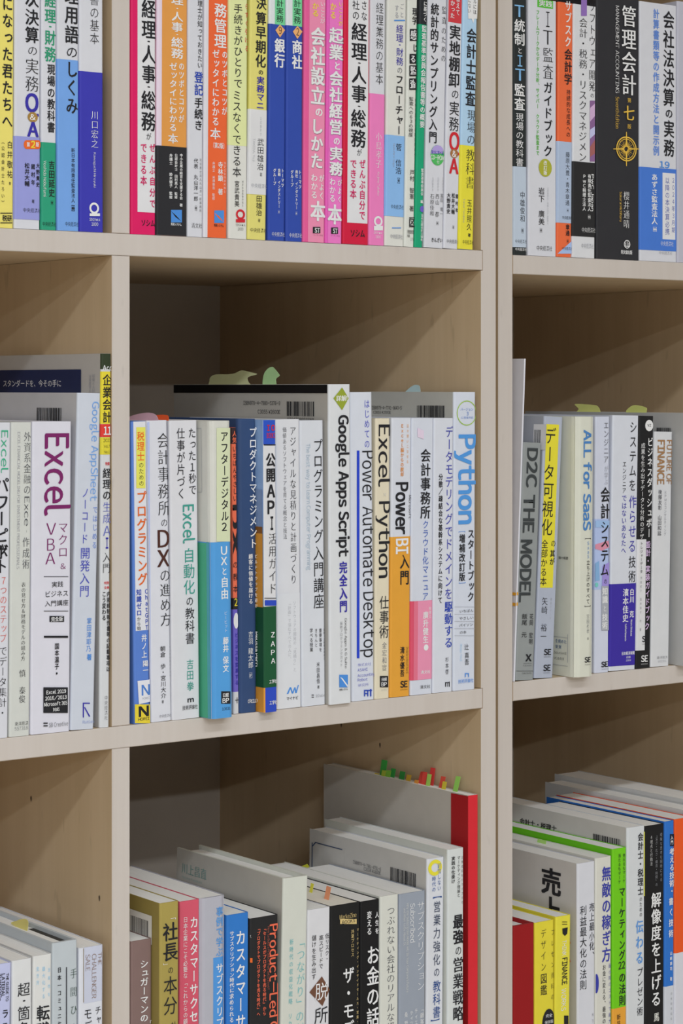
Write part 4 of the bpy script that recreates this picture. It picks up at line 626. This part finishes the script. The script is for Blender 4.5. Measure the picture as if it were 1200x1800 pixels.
book('m2', 1044.5, 1069.8, 1046.5, 733, 'c4c8d8', 'pale lilac book with colourful illustrated strip behind its black title', bands=[(912, 1036, 'a9b8e0')], txt=[
 ('p', [(1045, 957), (1069, 950), (1070, 962), (1057, 968), (1045, 965)], 'd08aa0'), ('q', 1045, 915, 1071, 927, '96b4dc'), ('p', [(1045, 990), (1052, 986), (1053, 1020), (1045, 1022)], '7fa6cf'), ('p', [(1058, 995), (1070, 988), (1069, 1030), (1057, 1034)], '9a8ad0'), ('o', 1047.5, 1028, 3, 4, '74c0b8'),
 ('v', 'エンジニア', 1064.5, 740, 815, 'G', 'm', 9), ('v', 'が学ぶ', 1064.5, 818, 853, 'n', 'm', 7), ('v', '会計', 1063, 855, 913, 'K', 'b', 17), ('v', 'システム', 1062, 914, 1014, 'K', 'b', 15), ('v', 'の', 1063, 1016, 1028, 'K', 'r', 6), ('q', 1056, 1030, 1068.8, 1108, 'a0a3ac'), ('v', '知識', 1062.3, 1032, 1061, 'W', 'b', 10), ('v', 'と', 1062, 1063, 1076, 'W', 'r', 7), ('v', '技術', 1062, 1078, 1106, 'W', 'b', 10), ('h', 'SE', 1061.5, 1163, 1172, 'K', 'h', 12), ('h', 'SHOEISHA', 1061.5, 1175, 1177, 'K', 'l', 11)])
book('m2', 1070.3, 1116.5, 1077, 731.5, 'c9ccd6', 'white book with deep violet-blue paper band and white names', obi=(1026, 1170, '3c2f98'), txt=[
 ('v', 'システムを', 1112.5, 738, 866, 'K', 'r', 13), ('v', '作らせる', 1111.5, 869, 973, '45419e', 'r', 14), ('v', '技術', 1110.5, 975, 1026, 'K', 'r', 13), ('v', 'エンジニア', 1097, 810, 868, 'K', 'r', 7), ('v', 'ではないあなたへ', 1096.5, 869, 974, '45419e', 'r', 9), ('v', '白川 克', 1110, 1034, 1086, 'W', 'b', 8), ('v', '濱本佳史', 1099, 1034, 1094, 'W', 'b', 10.5), ('r', 'Masaru Shirakawa', 1109, 1089, 1118, 'W', 'b', 3), ('r', 'Yoshifumi Hamamoto', 1099, 1096, 1127, 'W', 'b', 3),
 ('h', '日本経済新聞', 1103, 1145, 1151, 'W', 'b', 23), ('h', '出版', 1103.5, 1153, 1157, 'W', 'r', 8), ('h', '2209', 1103.5, 1159, 1162, 'W', 'r', 9)])
book('m2', 1117, 1143, 1123.3, 732, '222224', 'black and white book with round white badge at the top of its spine', bands=[(948, 1143, 'cfcfd3', 1118, 1134.5, 1000)], txt=[
 ('o', 1140, 748, 7, 10, 'W'), ('h', 'VZ', 1140, 745, 750, 'K', 'b', 7), ('v', '成果を生み出すデータと分析のデザ', 1129.5, 778, 948, 'W', 'r', 7.5), ('v', 'ビジネスダッシュボー', 1142, 768, 946, 'W', 'b', 10), ('v', '設計・実装ガイドブック', 1138.5, 950, 1108, 'd2b8e4', 'b', 8), ('v', 'トレジャーデータ', 1127, 952, 1008, 'K', 'r', 5), ('v', '池田俊介 藤井温子 他 著', 1126, 1012, 1110, 'g', 'l', 3),
 ('h', 'SE', 1133, 1118, 1128, 'K', 'h', 11), ('h', 'SHOEISHA', 1133, 1131, 1133, 'K', 'l', 12), ('h', 'SE', 1131.5, 1152, 1163, 'W', 'h', 12), ('h', 'SHOEISHA', 1131.5, 1166, 1168, 'W', 'l', 12)])
book('m2', 1143.4, 1175.8, 1150, 760, 'cacbcf', 'short white book with bronze sideways capitals, right end of the middle row', D=.13, txt=[
 ('r', 'FINANCE', 1161.5, 773, 852, '9a7450', 'h', 12), ('r', 'FUTURE OF', 1176, 773, 852, '9a7450', 'b', 9), ('v', '後藤友彰', 1159.5, 860, 897, 'G', 'r', 7), ('v', '山田和延', 1158.5, 905, 942, 'G', 'r', 7), ('v', 'KPMGコンサルティング', 1169, 862, 942, 'n', 'r', 4.5), ('v', 'ランスフォーメーション', 1184, 774, 942, 'G', 'm', 4.5), ('h', '東洋経済', 1163, 1153, 1158, 'g', 'm', 19), ('h', '802301', 1163, 1160, 1164, 'n', 'l', 15)])
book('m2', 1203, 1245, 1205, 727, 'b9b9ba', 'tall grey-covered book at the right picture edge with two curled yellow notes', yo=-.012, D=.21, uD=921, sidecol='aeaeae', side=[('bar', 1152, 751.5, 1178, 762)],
 notes=[([(1008, 733), (1052, 733), (1051, 720), (1047, 715), (1040, 712), (1007, 710), (1010, 715), (1014, 720)], 'cdd07e', .06), ([(1108, 733), (1131, 733), (1134, 722), (1131, 716), (1112, 712), (1103, 716), (1098, 724)], 'c9cf7a', .06)])

# ---------------------------------------------------------------- lower shelf, left bay
book('l0', -22, 20.5, -20, 1699, 'b4b8da', 'lavender-blue book with English capitals, cut by the left picture edge on the lower shelf', D=.13, txt=[
 ('r', 'LATERAL', 5.5, 1711, 1753, 'K', 'b', 6), ('r', 'THE GUIDE TO', 13, 1710, 1760, 'K', 'b', 4.5), ('v', 'ラテラル', 9, 1770, 1862, 'K', 'b', 12), ('r', 'THINKING', -1, 1711, 1760, 'K', 'b', 5)])
book('l0', 21, 57.5, 21.2, 1690, 'cdced0', 'white book with thin black title starting with a large character, second from the left edge', D=.13, hard=False, txt=[
 ('v', '超', 41.5, 1726, 1752, 'K', 'r', 23), ('v', '・', 42, 1752, 1766, 'K', 'r', 22), ('v', '箇条', 41.5, 1767, 1822, 'K', 'r', 23)])
book('l0', 58, 91.8, 58.6, 1682, 'cfcfce', 'white book with one bold black character under pale-blue small print', D=.13, txt=[
 ('v', '生産性を', 86, 1697, 1755, '9cc4e6', 'r', 5), ('v', '最大化する', 76.5, 1697, 1757, '9cc4e6', 'r', 6), ('v', '生き方', 66, 1697, 1733, '9cc4e6', 'r', 6), ('v', '転職', 75.5, 1765, 1825, 'K', 'b', 24)])
book('l0', 92.2, 138, 92, 1659, 'b3bac0', 'blue-grey book with hatched line between two titles, yellow notes in its pages', D=.13, hard=True, endpaper=(66, 132), txt=[
 ('v', '日本一コミュニケーション', 104, 1698, 1860, 'K', 'b', 7), ('v', '手間ひま', 129, 1695, 1823, '4a5a54', 'm', 13), ('q', 115.4, 1700, 117.4, 1810, 'G')],
 notes=[([(18, 1624), (44, 1640), (46, 1625), (42, 1617), (34, 1616), (26, 1619)], 'd3c87c', .5)])
book('l0', 138.6, 181.6, 139, 1668, 'cdcfd8', 'white book with grey-lilac panel and thin brown frame, lower shelf beside the left divider', D=.148, bands=[(None, 1762, 'bcc0d2', 147, 181.4, 1700)], txt=[
 ('q', 146, 1667, 147, 1762, '8a7a5e'), ('r', 'THE', 175, 1673, 1696, '8a7468', 'm', 6.5), ('r', 'CHALLENGER', 165, 1676, 1755, '8a7468', 'm', 8), ('r', 'SALE', 154, 1677, 1707, '8a7468', 'm', 8), ('v', 'チャレンジャー', 172, 1767, 1885, 'K', 'r', 11), ('v', 'モデル', 154, 1771, 1837, 'K', 'r', 15)])
# ---------------------------------------------------------------- lower shelf, middle bay
book('l1', 229.8, 267.6, 229.9, 1656, '7c6663', 'low brown book with white title, first right of the left divider, lower shelf', D=.125, txt=[
 ('v', 'シュガーマンの', 253, 1686, 1797, 'W', 'b', 15), ('h', '「', 262, 1794, 1801, 'W', 'b', 8)])
book('l1', 281, 315, 281, 1589, '9f8f4e', 'gold foil book with black title and white brackets, barcode on its cover', D=.13, yo=-.010, sidecol='8f8048', txt=[
 ('v', '「', 302, 1608, 1617, 'W', 'r', 14), ('v', '社長', 299, 1620, 1690, 'K', 'b', 27), ('v', '」', 292, 1692, 1701, 'W', 'r', 12), ('v', 'の', 299.5, 1698, 1712, 'K', 'r', 10), ('v', '本分', 299, 1714, 1785, 'K', 'r', 25), ('v', '社', 305, 1795, 1810, 'K', 'r', 10)],
 side=[('q', 229, 1597, 267.5, 1647, 'd0cdc8'), ('bar', 230, 1608, 261, 1640), ('t', '602416114', 230, 261, 1642, 6, 'K', 'r')])
book('l1', 315.4, 350.5, 316, 1586, 'c85468', 'coral-red book with white title in two columns on the lower shelf', D=.13, r=.0012, txt=[
 ('v', 'カスタマーサクセス', 340.5, 1609, 1822, 'W', 'b', 15), ('v', '日本企業にこそ必要な', 325.5, 1611, 1720, 'W', 'r', 8), ('v', '「これからの顧客', 325.5, 1722, 1812, 'W', 'r', 8)])
book('l1', 350.9, 397.5, 351, 1581, 'a9a9b4', 'grey book with blue lettering and blue rounded title panel', D=.13, r=.005, bands=[(1684, None, '4f8fd2', 374.5, 396, 1700)], txt=[
 ('v', '事例で学ぶ', 385.5, 1593, 1682, '5a94d0', 'b', 13), ('v', 'サブスクリプシ', 385.5, 1692, 1826, 'W', 'b', 13)])
book('l1', 398.4, 437.6, 398.6, 1610, '3273bf', 'bright blue book with heavy white title, lower than the grey one at its left', D=.13, txt=[
 ('v', 'カスタマーサ', 422.5, 1633, 1810, 'W', 'b', 18), ('v', 'サブスクリプション時代に', 407, 1636, 1745, 'W', 'b', 8), ('v', '求められる「', 406.5, 1746, 1808, 'W', 'b', 8)])
book('l1', 438.6, 492.6, 439, 1616, '272729', 'black book with coral-red sideways capitals and small red columns', D=.148, bands=[(1733, None, 'e8694f', 490, 492.4, 1740)], txt=[
 ('r', 'Product-Led G', 480.5, 1623, 1812, 'e8694f', 'b', 14), ('r', 'プロダクト・レッド・グロース', 491, 1630, 1728, 'e8694f', 'b', 4), ('v', '「セールスがプロダクトを売る時代」から', 464.5, 1628, 1785, 'e8694f', 'b', 6), ('v', '「プロダクトでプロダクトを売る時代」へ', 454, 1628, 1786, 'e8694f', 'b', 6), ('r', 'How to Build a Product That Sells Itself', 471.5, 1628, 1740, 'b06050', 'l', 3.5), ('v', 'ス', 439.5, 1640, 1652, 'W', 'l', 4), ('q', 438.8, 1684, 443, 1692, 'O')])
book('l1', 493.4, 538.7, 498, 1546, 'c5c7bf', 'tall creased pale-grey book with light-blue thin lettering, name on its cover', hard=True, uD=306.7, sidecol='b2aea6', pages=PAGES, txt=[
 ('v', '「つながり」の創造', 529, 1645, 1840, 't', 'm', 15), ('v', '新時代の収益化戦略 リカ', 512, 1649, 1805, 't', 'r', 7)],
 side=[('t', '川上昌直', 316, 360, 1525, 22, '5c8f8c', 'm'), ('t', 'Masanao Kawakami', 317, 352, 1541, 5, '8aa', 'm')] if False else [('t', '川上昌直', 316, 360, 1525, 20, '5c8f8c', 'm'), ('t', 'Masanao Kawakami', 317, 352, 1541, 4.5, '8aa6a2', 'm')])
book('l1', 539.3, 580, 541, 1601, 'cbcbd0', 'white book with brown diamond around one white character', D=.148, txt=[
 ('v', '低リスク・', 574.5, 1640, 1690, 'K', 'r', 7), ('v', '高スピードで', 564, 1643, 1703, 'K', 'r', 8), ('v', '儲けを生み出す', 551.5, 1643, 1722, 'K', 'r', 8), ('p', [(543, 1744), (565, 1716), (579.5, 1739), (566, 1768)], '6b4a3a'), ('v', '脱', 565, 1725, 1759, 'W', 'r', 25), ('v', '所', 564, 1768, 1800, 'K', 'r', 25)])
book('l1', 580.4, 632.6, 581, 1594, '1f1f20', 'thick black book with gold logo and white title, left of the thinner black one', D=.148, pages=CREAMP, txt=[
 ('h', 'MarkeZine', 611, 1606, 1614, 'c9b27a', 'm', 30), ('q', 597, 1615, 626, 1624, 'c9b27a'), ('h', 'BOOKS', 612, 1616.5, 1622.5, 'K', 'b', 23), ('v', 'マーケティング・インサイドセールス・営業・', 628, 1630, 1800, 'c9b27a', 'r', 4), ('v', '共業プロセス', 619, 1633, 1682, 'c9b27a', 'r', 5.5), ('v', 'ザ・モデ', 612, 1698, 1824, 'W', 'b', 20)],
 notes=[([(540, 1585), (545, 1586), (545, 1555), (540, 1553)], 'd6cf4a', .55), ([(567, 1592), (575, 1594), (575, 1561), (567, 1558)], 'e0936e', .4)])
book('l1', 633, 667, 633.5, 1586, '1c1c1e', 'black book with big white characters, left of the cream one', D=.16, txt=[
 ('v', '人生を', 662, 1601, 1643, 'W', 'b', 7), ('v', '変える', 648.5, 1601, 1644, 'W', 'b', 9), ('v', 'お金の話', 655, 1660, 1806, 'W', 'b', 23)])
book('l1', 667.4, 700.3, 668, 1577, 'c9cac3', 'cream-white book with thin grey brush title, between black and slate books', D=.15, txt=[
 ('v', 'つぶれない会社のリアルな', 686.5, 1592, 1796, 'G', 'l', 15), ('v', '経', 686, 1796, 1812, 'G', 'l', 14)])
book('l1', 701, 748, 701.5, 1573, '8f96a3', 'slate-grey book with white thin kana and small English sideways', uD=533, txt=[
 ('v', 'サブスクリプション', 739, 1583, 1742, 'W', 'l', 14), ('r', 'Subscribed', 724.5, 1587, 1657, 'W', 'r', 8), ('r', "Why the Subscription Model will Be Your Company's Future", 716, 1587, 1744, 'c', 'l', 4), ('r', 'and What to Do About It', 710.5, 1596, 1662, 'c', 'l', 3.5), ('v', '「顧客の', 741, 1768, 1812, 'W', 'r', 7), ('v', 'ティエン', 730.5, 1772, 1812, 'W', 'r', 6), ('v', 'ティツォ', 722.5, 1776, 1812, 'W', 'r', 6), ('v', '桑野', 713, 1776, 1806, 'W', 'r', 6)],
 notes=[([(524, 1532), (530, 1533), (541, 1524), (536, 1519), (528, 1523)], 'cfcf3e', .3)])
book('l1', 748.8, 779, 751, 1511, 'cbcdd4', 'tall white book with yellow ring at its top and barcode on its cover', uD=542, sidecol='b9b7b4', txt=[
 ('O', 764, 1525, 12, 14, 'd9cf3c', .55), ('v', '訪問しない', 771.5, 1516, 1566, '44609a', 'r', 6), ('v', '時代の', 762, 1540, 1568, '44609a', 'r', 7), ('v', '【', 768, 1570, 1579, '2a4a86', 'b', 16), ('v', '営業力強化', 767.5, 1582, 1698, '3a4258', 'r', 13), ('v', 'の', 767, 1699, 1718, '3a4258', 'r', 11), ('v', '教科書', 767, 1722, 1790, '2c4a86', 'r', 14), ('v', '】', 764, 1791, 1799, '2a4a86', 'b', 16)],
 side=[('q', 546.5, 1481, 548, 1530, '3a4a68'), ('q', 552, 1480, 600, 1481.6, '3a4a68'), ('P', [(547, 1487), (553, 1480), (554, 1481.5), (548.5, 1488)], '3a4a68'), ('q', 605, 1489, 606, 1540, 'c2c0bd'), ('t', 'ISBN978-4-7981-6791-6', 619, 668, 1515, 6, 'G', 'r'), ('t', 'C2034 ¥1800E', 638, 668, 1527, 6, 'G', 'r'), ('t', '株式会社翔泳社', 641, 669, 1540, 5, 'K', 'b'), ('bar', 685, 1524, 730, 1550), ('t', '9784798167916', 686, 729, 1553, 4, 'K', 'r')])
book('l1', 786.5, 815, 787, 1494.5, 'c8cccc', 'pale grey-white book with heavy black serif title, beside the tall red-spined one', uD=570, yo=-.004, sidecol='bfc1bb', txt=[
 ('v', '最強', 804.5, 1606, 1660, 'K', 'h', 18), ('v', 'の', 805, 1661, 1680, 'K', 'r', 12), ('v', '営業戦略', 804.5, 1681, 1796, 'K', 'n', 19), ('v', 'マーケティング理論と', 805.5, 1504, 1577, 'K', 'r', 5.5), ('v', '実践の仕掛け', 796, 1505, 1553, 'K', 'b', 6.5), ('v', '企業成長をドライブする', 811.5, 1503, 1590, 'K', 'l', 3.5)])
book('l1', 822.8, 839.7, 822.8, 1399, 'bfbab4', 'tallest book with red spine and many coloured index tabs, against the right panel', uD=568.8, sidecol='b0aba4', r=.0004, bands=[(None, None, 'cb2b35')], side=[('P', [(793, 1394), (823, 1399.6), (823, 1830), (793, 1830)], '9c1e22')],
 notes=[([(u0, v0 + 14), (u0 + wd, v0 + 14 + wd * .18), (u0 + wd + dx, v0 + wd * .18 - hh), (u0 + dx, v0 - hh)], cc, fx) for (u0, v0, wd, hh, dx, cc, fx) in
  [(592, 1352, 9, 5, 0, '2f8f46', .6), (666, 1356, 10, 20, -2, '3f9e48', .5), (667, 1362, 7, 8, 0, 'a3b842', .3), (675, 1362, 8, 8, 0, '7db843', .35), (682, 1365, 8, 14, 0, '3a9a48', .5), (698, 1368, 9, 12, 0, '358f44', .5), (710, 1372, 8, 10, 0, 'c9a33a', .45), (655, 1362, 8, 3, 0, 'c8b43e', .4),
   (730, 1374, 8, 17, 3, 'cf4a40', .5), (738, 1377, 8, 20, -2, 'd0483e', .4), (746, 1379, 7, 18, -1, '9cc45c', .3), (752, 1376, 8, 26, -3, 'cc3e3c', .7), (768, 1382, 8, 17, 1, 'cf4f40', .5), (773, 1386, 7, 12, 0, 'c9b83e', .3), (793, 1388, 8, 23, 1, '8fc45c', .4), (725, 1376, 7, 5, 0, 'd08a3e', .25)]])
# ---------------------------------------------------------------- lower shelf, right bookcase
book('l2', 902, 939.3, 902, 1629, '8f1a1e', 'low dark red hardback at the inner side of the right bookcase', D=.13, hard=True)
book('l2', 939.8, 974.5, 940, 1623, 'd6c83c', 'yellow book with thin black title and black round badge', D=.13, txt=[
 ('v', 'プレゼン資料の', 971, 1629, 1762, 'K', 'l', 7), ('v', 'デザイン', 954.5, 1631, 1709, 'K', 'l', 10), ('v', '図鑑', 955, 1710, 1750, 'K', 'r', 12), ('o', 963.5, 1800, 11.5, 27, 'K'), ('h', '完全', 964, 1782, 1788, 'W', 'r', 12), ('h', '保存版', 964, 1793, 1799, 'W', 'r', 15)])
book('l2', 975, 1001.6, 977, 1613, 'd8ce42', 'yellow book with black and white sideways English capitals and shield mark', D=.13, txt=[
 ('r', 'FINANCE', 992, 1683, 1731, 'K', 'b', 9), ('r', 'THINK', 991, 1652, 1680, 'W', 'r', 7), ('r', 'WORKS', 990, 1737, 1777, 'W', 'r', 8), ('p', [(987.5, 1632), (997, 1630), (996, 1641), (992, 1645), (988, 1641)], 'K'), ('q', 987, 1620, 996, 1621, 'K'), ('q', 987, 1624, 996, 1625, 'K'), ('q', 990.5, 1785, 998, 1800, 'K')])
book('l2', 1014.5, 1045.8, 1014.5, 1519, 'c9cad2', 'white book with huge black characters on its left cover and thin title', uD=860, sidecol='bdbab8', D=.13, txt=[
 ('v', '利益最大化の法則', 1024.5, 1591, 1740, 'K', 'r', 12.5), ('v', '売上最小化、', 1039.5, 1586, 1688, 'K', 'r', 9.5), ('v', '木下', 1041, 1778, 1800, 'g', 'l', 4)],
 side=[('V', '売上', 969, 1525, 1624, 'K', 'h', 36), ('V', '最', 998, 1612, 1660, 'K', 'r', 10), ('V', '、、', 997, 1645, 1710, 'O', 'r', 14)])
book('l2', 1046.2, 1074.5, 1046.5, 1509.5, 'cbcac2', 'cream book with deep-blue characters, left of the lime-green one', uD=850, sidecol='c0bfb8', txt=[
 ('v', '無敵の稼ぎ方', 1065, 1521, 1692, '3a3f9c', 'b', 16), ('v', 'お金に変える、最強の', 1061, 1695, 1800, 'K', 'r', 6), ('v', '最小限のコストで最大', 1071, 1692, 1800, '3a3f9c', 'l', 5), ('o', 1047.5, 1729, 4, 17, '3a3f9c')],
 notes=[([(942, 1490), (957, 1493), (957, 1478), (942, 1475)], 'a6cf74', .4)])
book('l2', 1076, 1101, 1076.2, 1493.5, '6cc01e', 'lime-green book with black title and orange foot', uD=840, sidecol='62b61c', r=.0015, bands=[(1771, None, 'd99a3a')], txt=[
 ('v', 'マーケティング', 1092.5, 1558, 1688, 'K', 'b', 11), ('h', '22', 1092, 1690, 1703, 'K', 'b', 12), ('v', 'の法則', 1093, 1708, 1768, 'K', 'b', 12), ('v', '売れるもマーケ', 1096, 1500, 1552, 'K', 'r', 4.5), ('v', '当たるもマーケ', 1088, 1500, 1554, 'K', 'r', 5), ('v', '新井', 1086.5, 1782, 1804, 'K', 'r', 7)])
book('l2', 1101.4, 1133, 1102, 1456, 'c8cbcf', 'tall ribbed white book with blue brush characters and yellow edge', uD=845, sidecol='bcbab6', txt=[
 ('v', '会計士・税理士', 1125, 1463, 1574, 'K', 'b', 10), ('v', 'のための', 1125.5, 1576, 1612, 'K', 'r', 5), ('v', '伝わる', 1123.5, 1615, 1697, '5a8fcf', 'b', 14), ('v', 'プレゼン術', 1124, 1700, 1786, 'K', 'r', 11), ('q', 1130.5, 1462, 1132.5, 1575, 'd2cf5a')],
 side=[('t', '会計士・税理士', 913, 978, 1442.5, 11, 'K', 'b'), ('q', 914, 1448.5, 978, 1450, 'd2cf5a'), ('bar', 1042, 1465, 1090, 1480)])
book('l2', 1133.6, 1167, 1134, 1453, '1d1d1f', 'black book with big white upright title in the right bookcase', D=.15, uD=950, txt=[
 ('v', '解像度を上げる', 1152.5, 1567, 1770, 'W', 'b', 18), ('v', '4視点と行動法', 1144, 1468, 1522, 'd8d8da', 'l', 4.5), ('v', '「深さ・広さ・構造・時間」の', 1153, 1465, 1558, 'n', 'l', 4), ('v', '曖昧な思考を明晰にする', 1161, 1463, 1550, 'n', 'l', 4), ('v', '馬', 1153, 1779, 1796, 'c', 'b', 10)])
book('l2', 1167.4, 1184.5, 1168, 1445, '2f6dc0', 'narrow blue book with white brush title in the right bookcase', D=.15, obi=(1733, None, 'c3c6cf'), txt=[
 ('q', 1176.5, 1466, 1184, 1487, '1c2438'), ('v', '入門', 1180, 1468, 1485, 'W', 'b', 5), ('v', '考える技術・', 1180, 1490, 1573, 'W', 'b', 9), ('v', '書く技術', 1178.5, 1575, 1650, 'W', 'b', 8), ('v', '山崎康司 著', 1178.5, 1671, 1725, 'W', 'b', 4), ('v', '日本能率協会', 1179, 1742, 1795, 'g', 'l', 3)])
book('l2', 1185, 1216, 1185.5, 1441, 'e05626', 'vermilion book cut off by the right picture edge on the lower shelf', D=.15, bands=[(1673, None, 'c9c9d2')])
for (a, b, lab, D_, vt) in ((1217, 1246, 'white book just right of the vermilion one, only its top edge showing', .19, 1428), (1247, 1290, 'taller pale book furthest right on the lower shelf, only its top edge showing', .2, 1415)):
    book('l2', a, b, a + 1, vt, 'bdbdbd', lab, D=D_)

build_all()
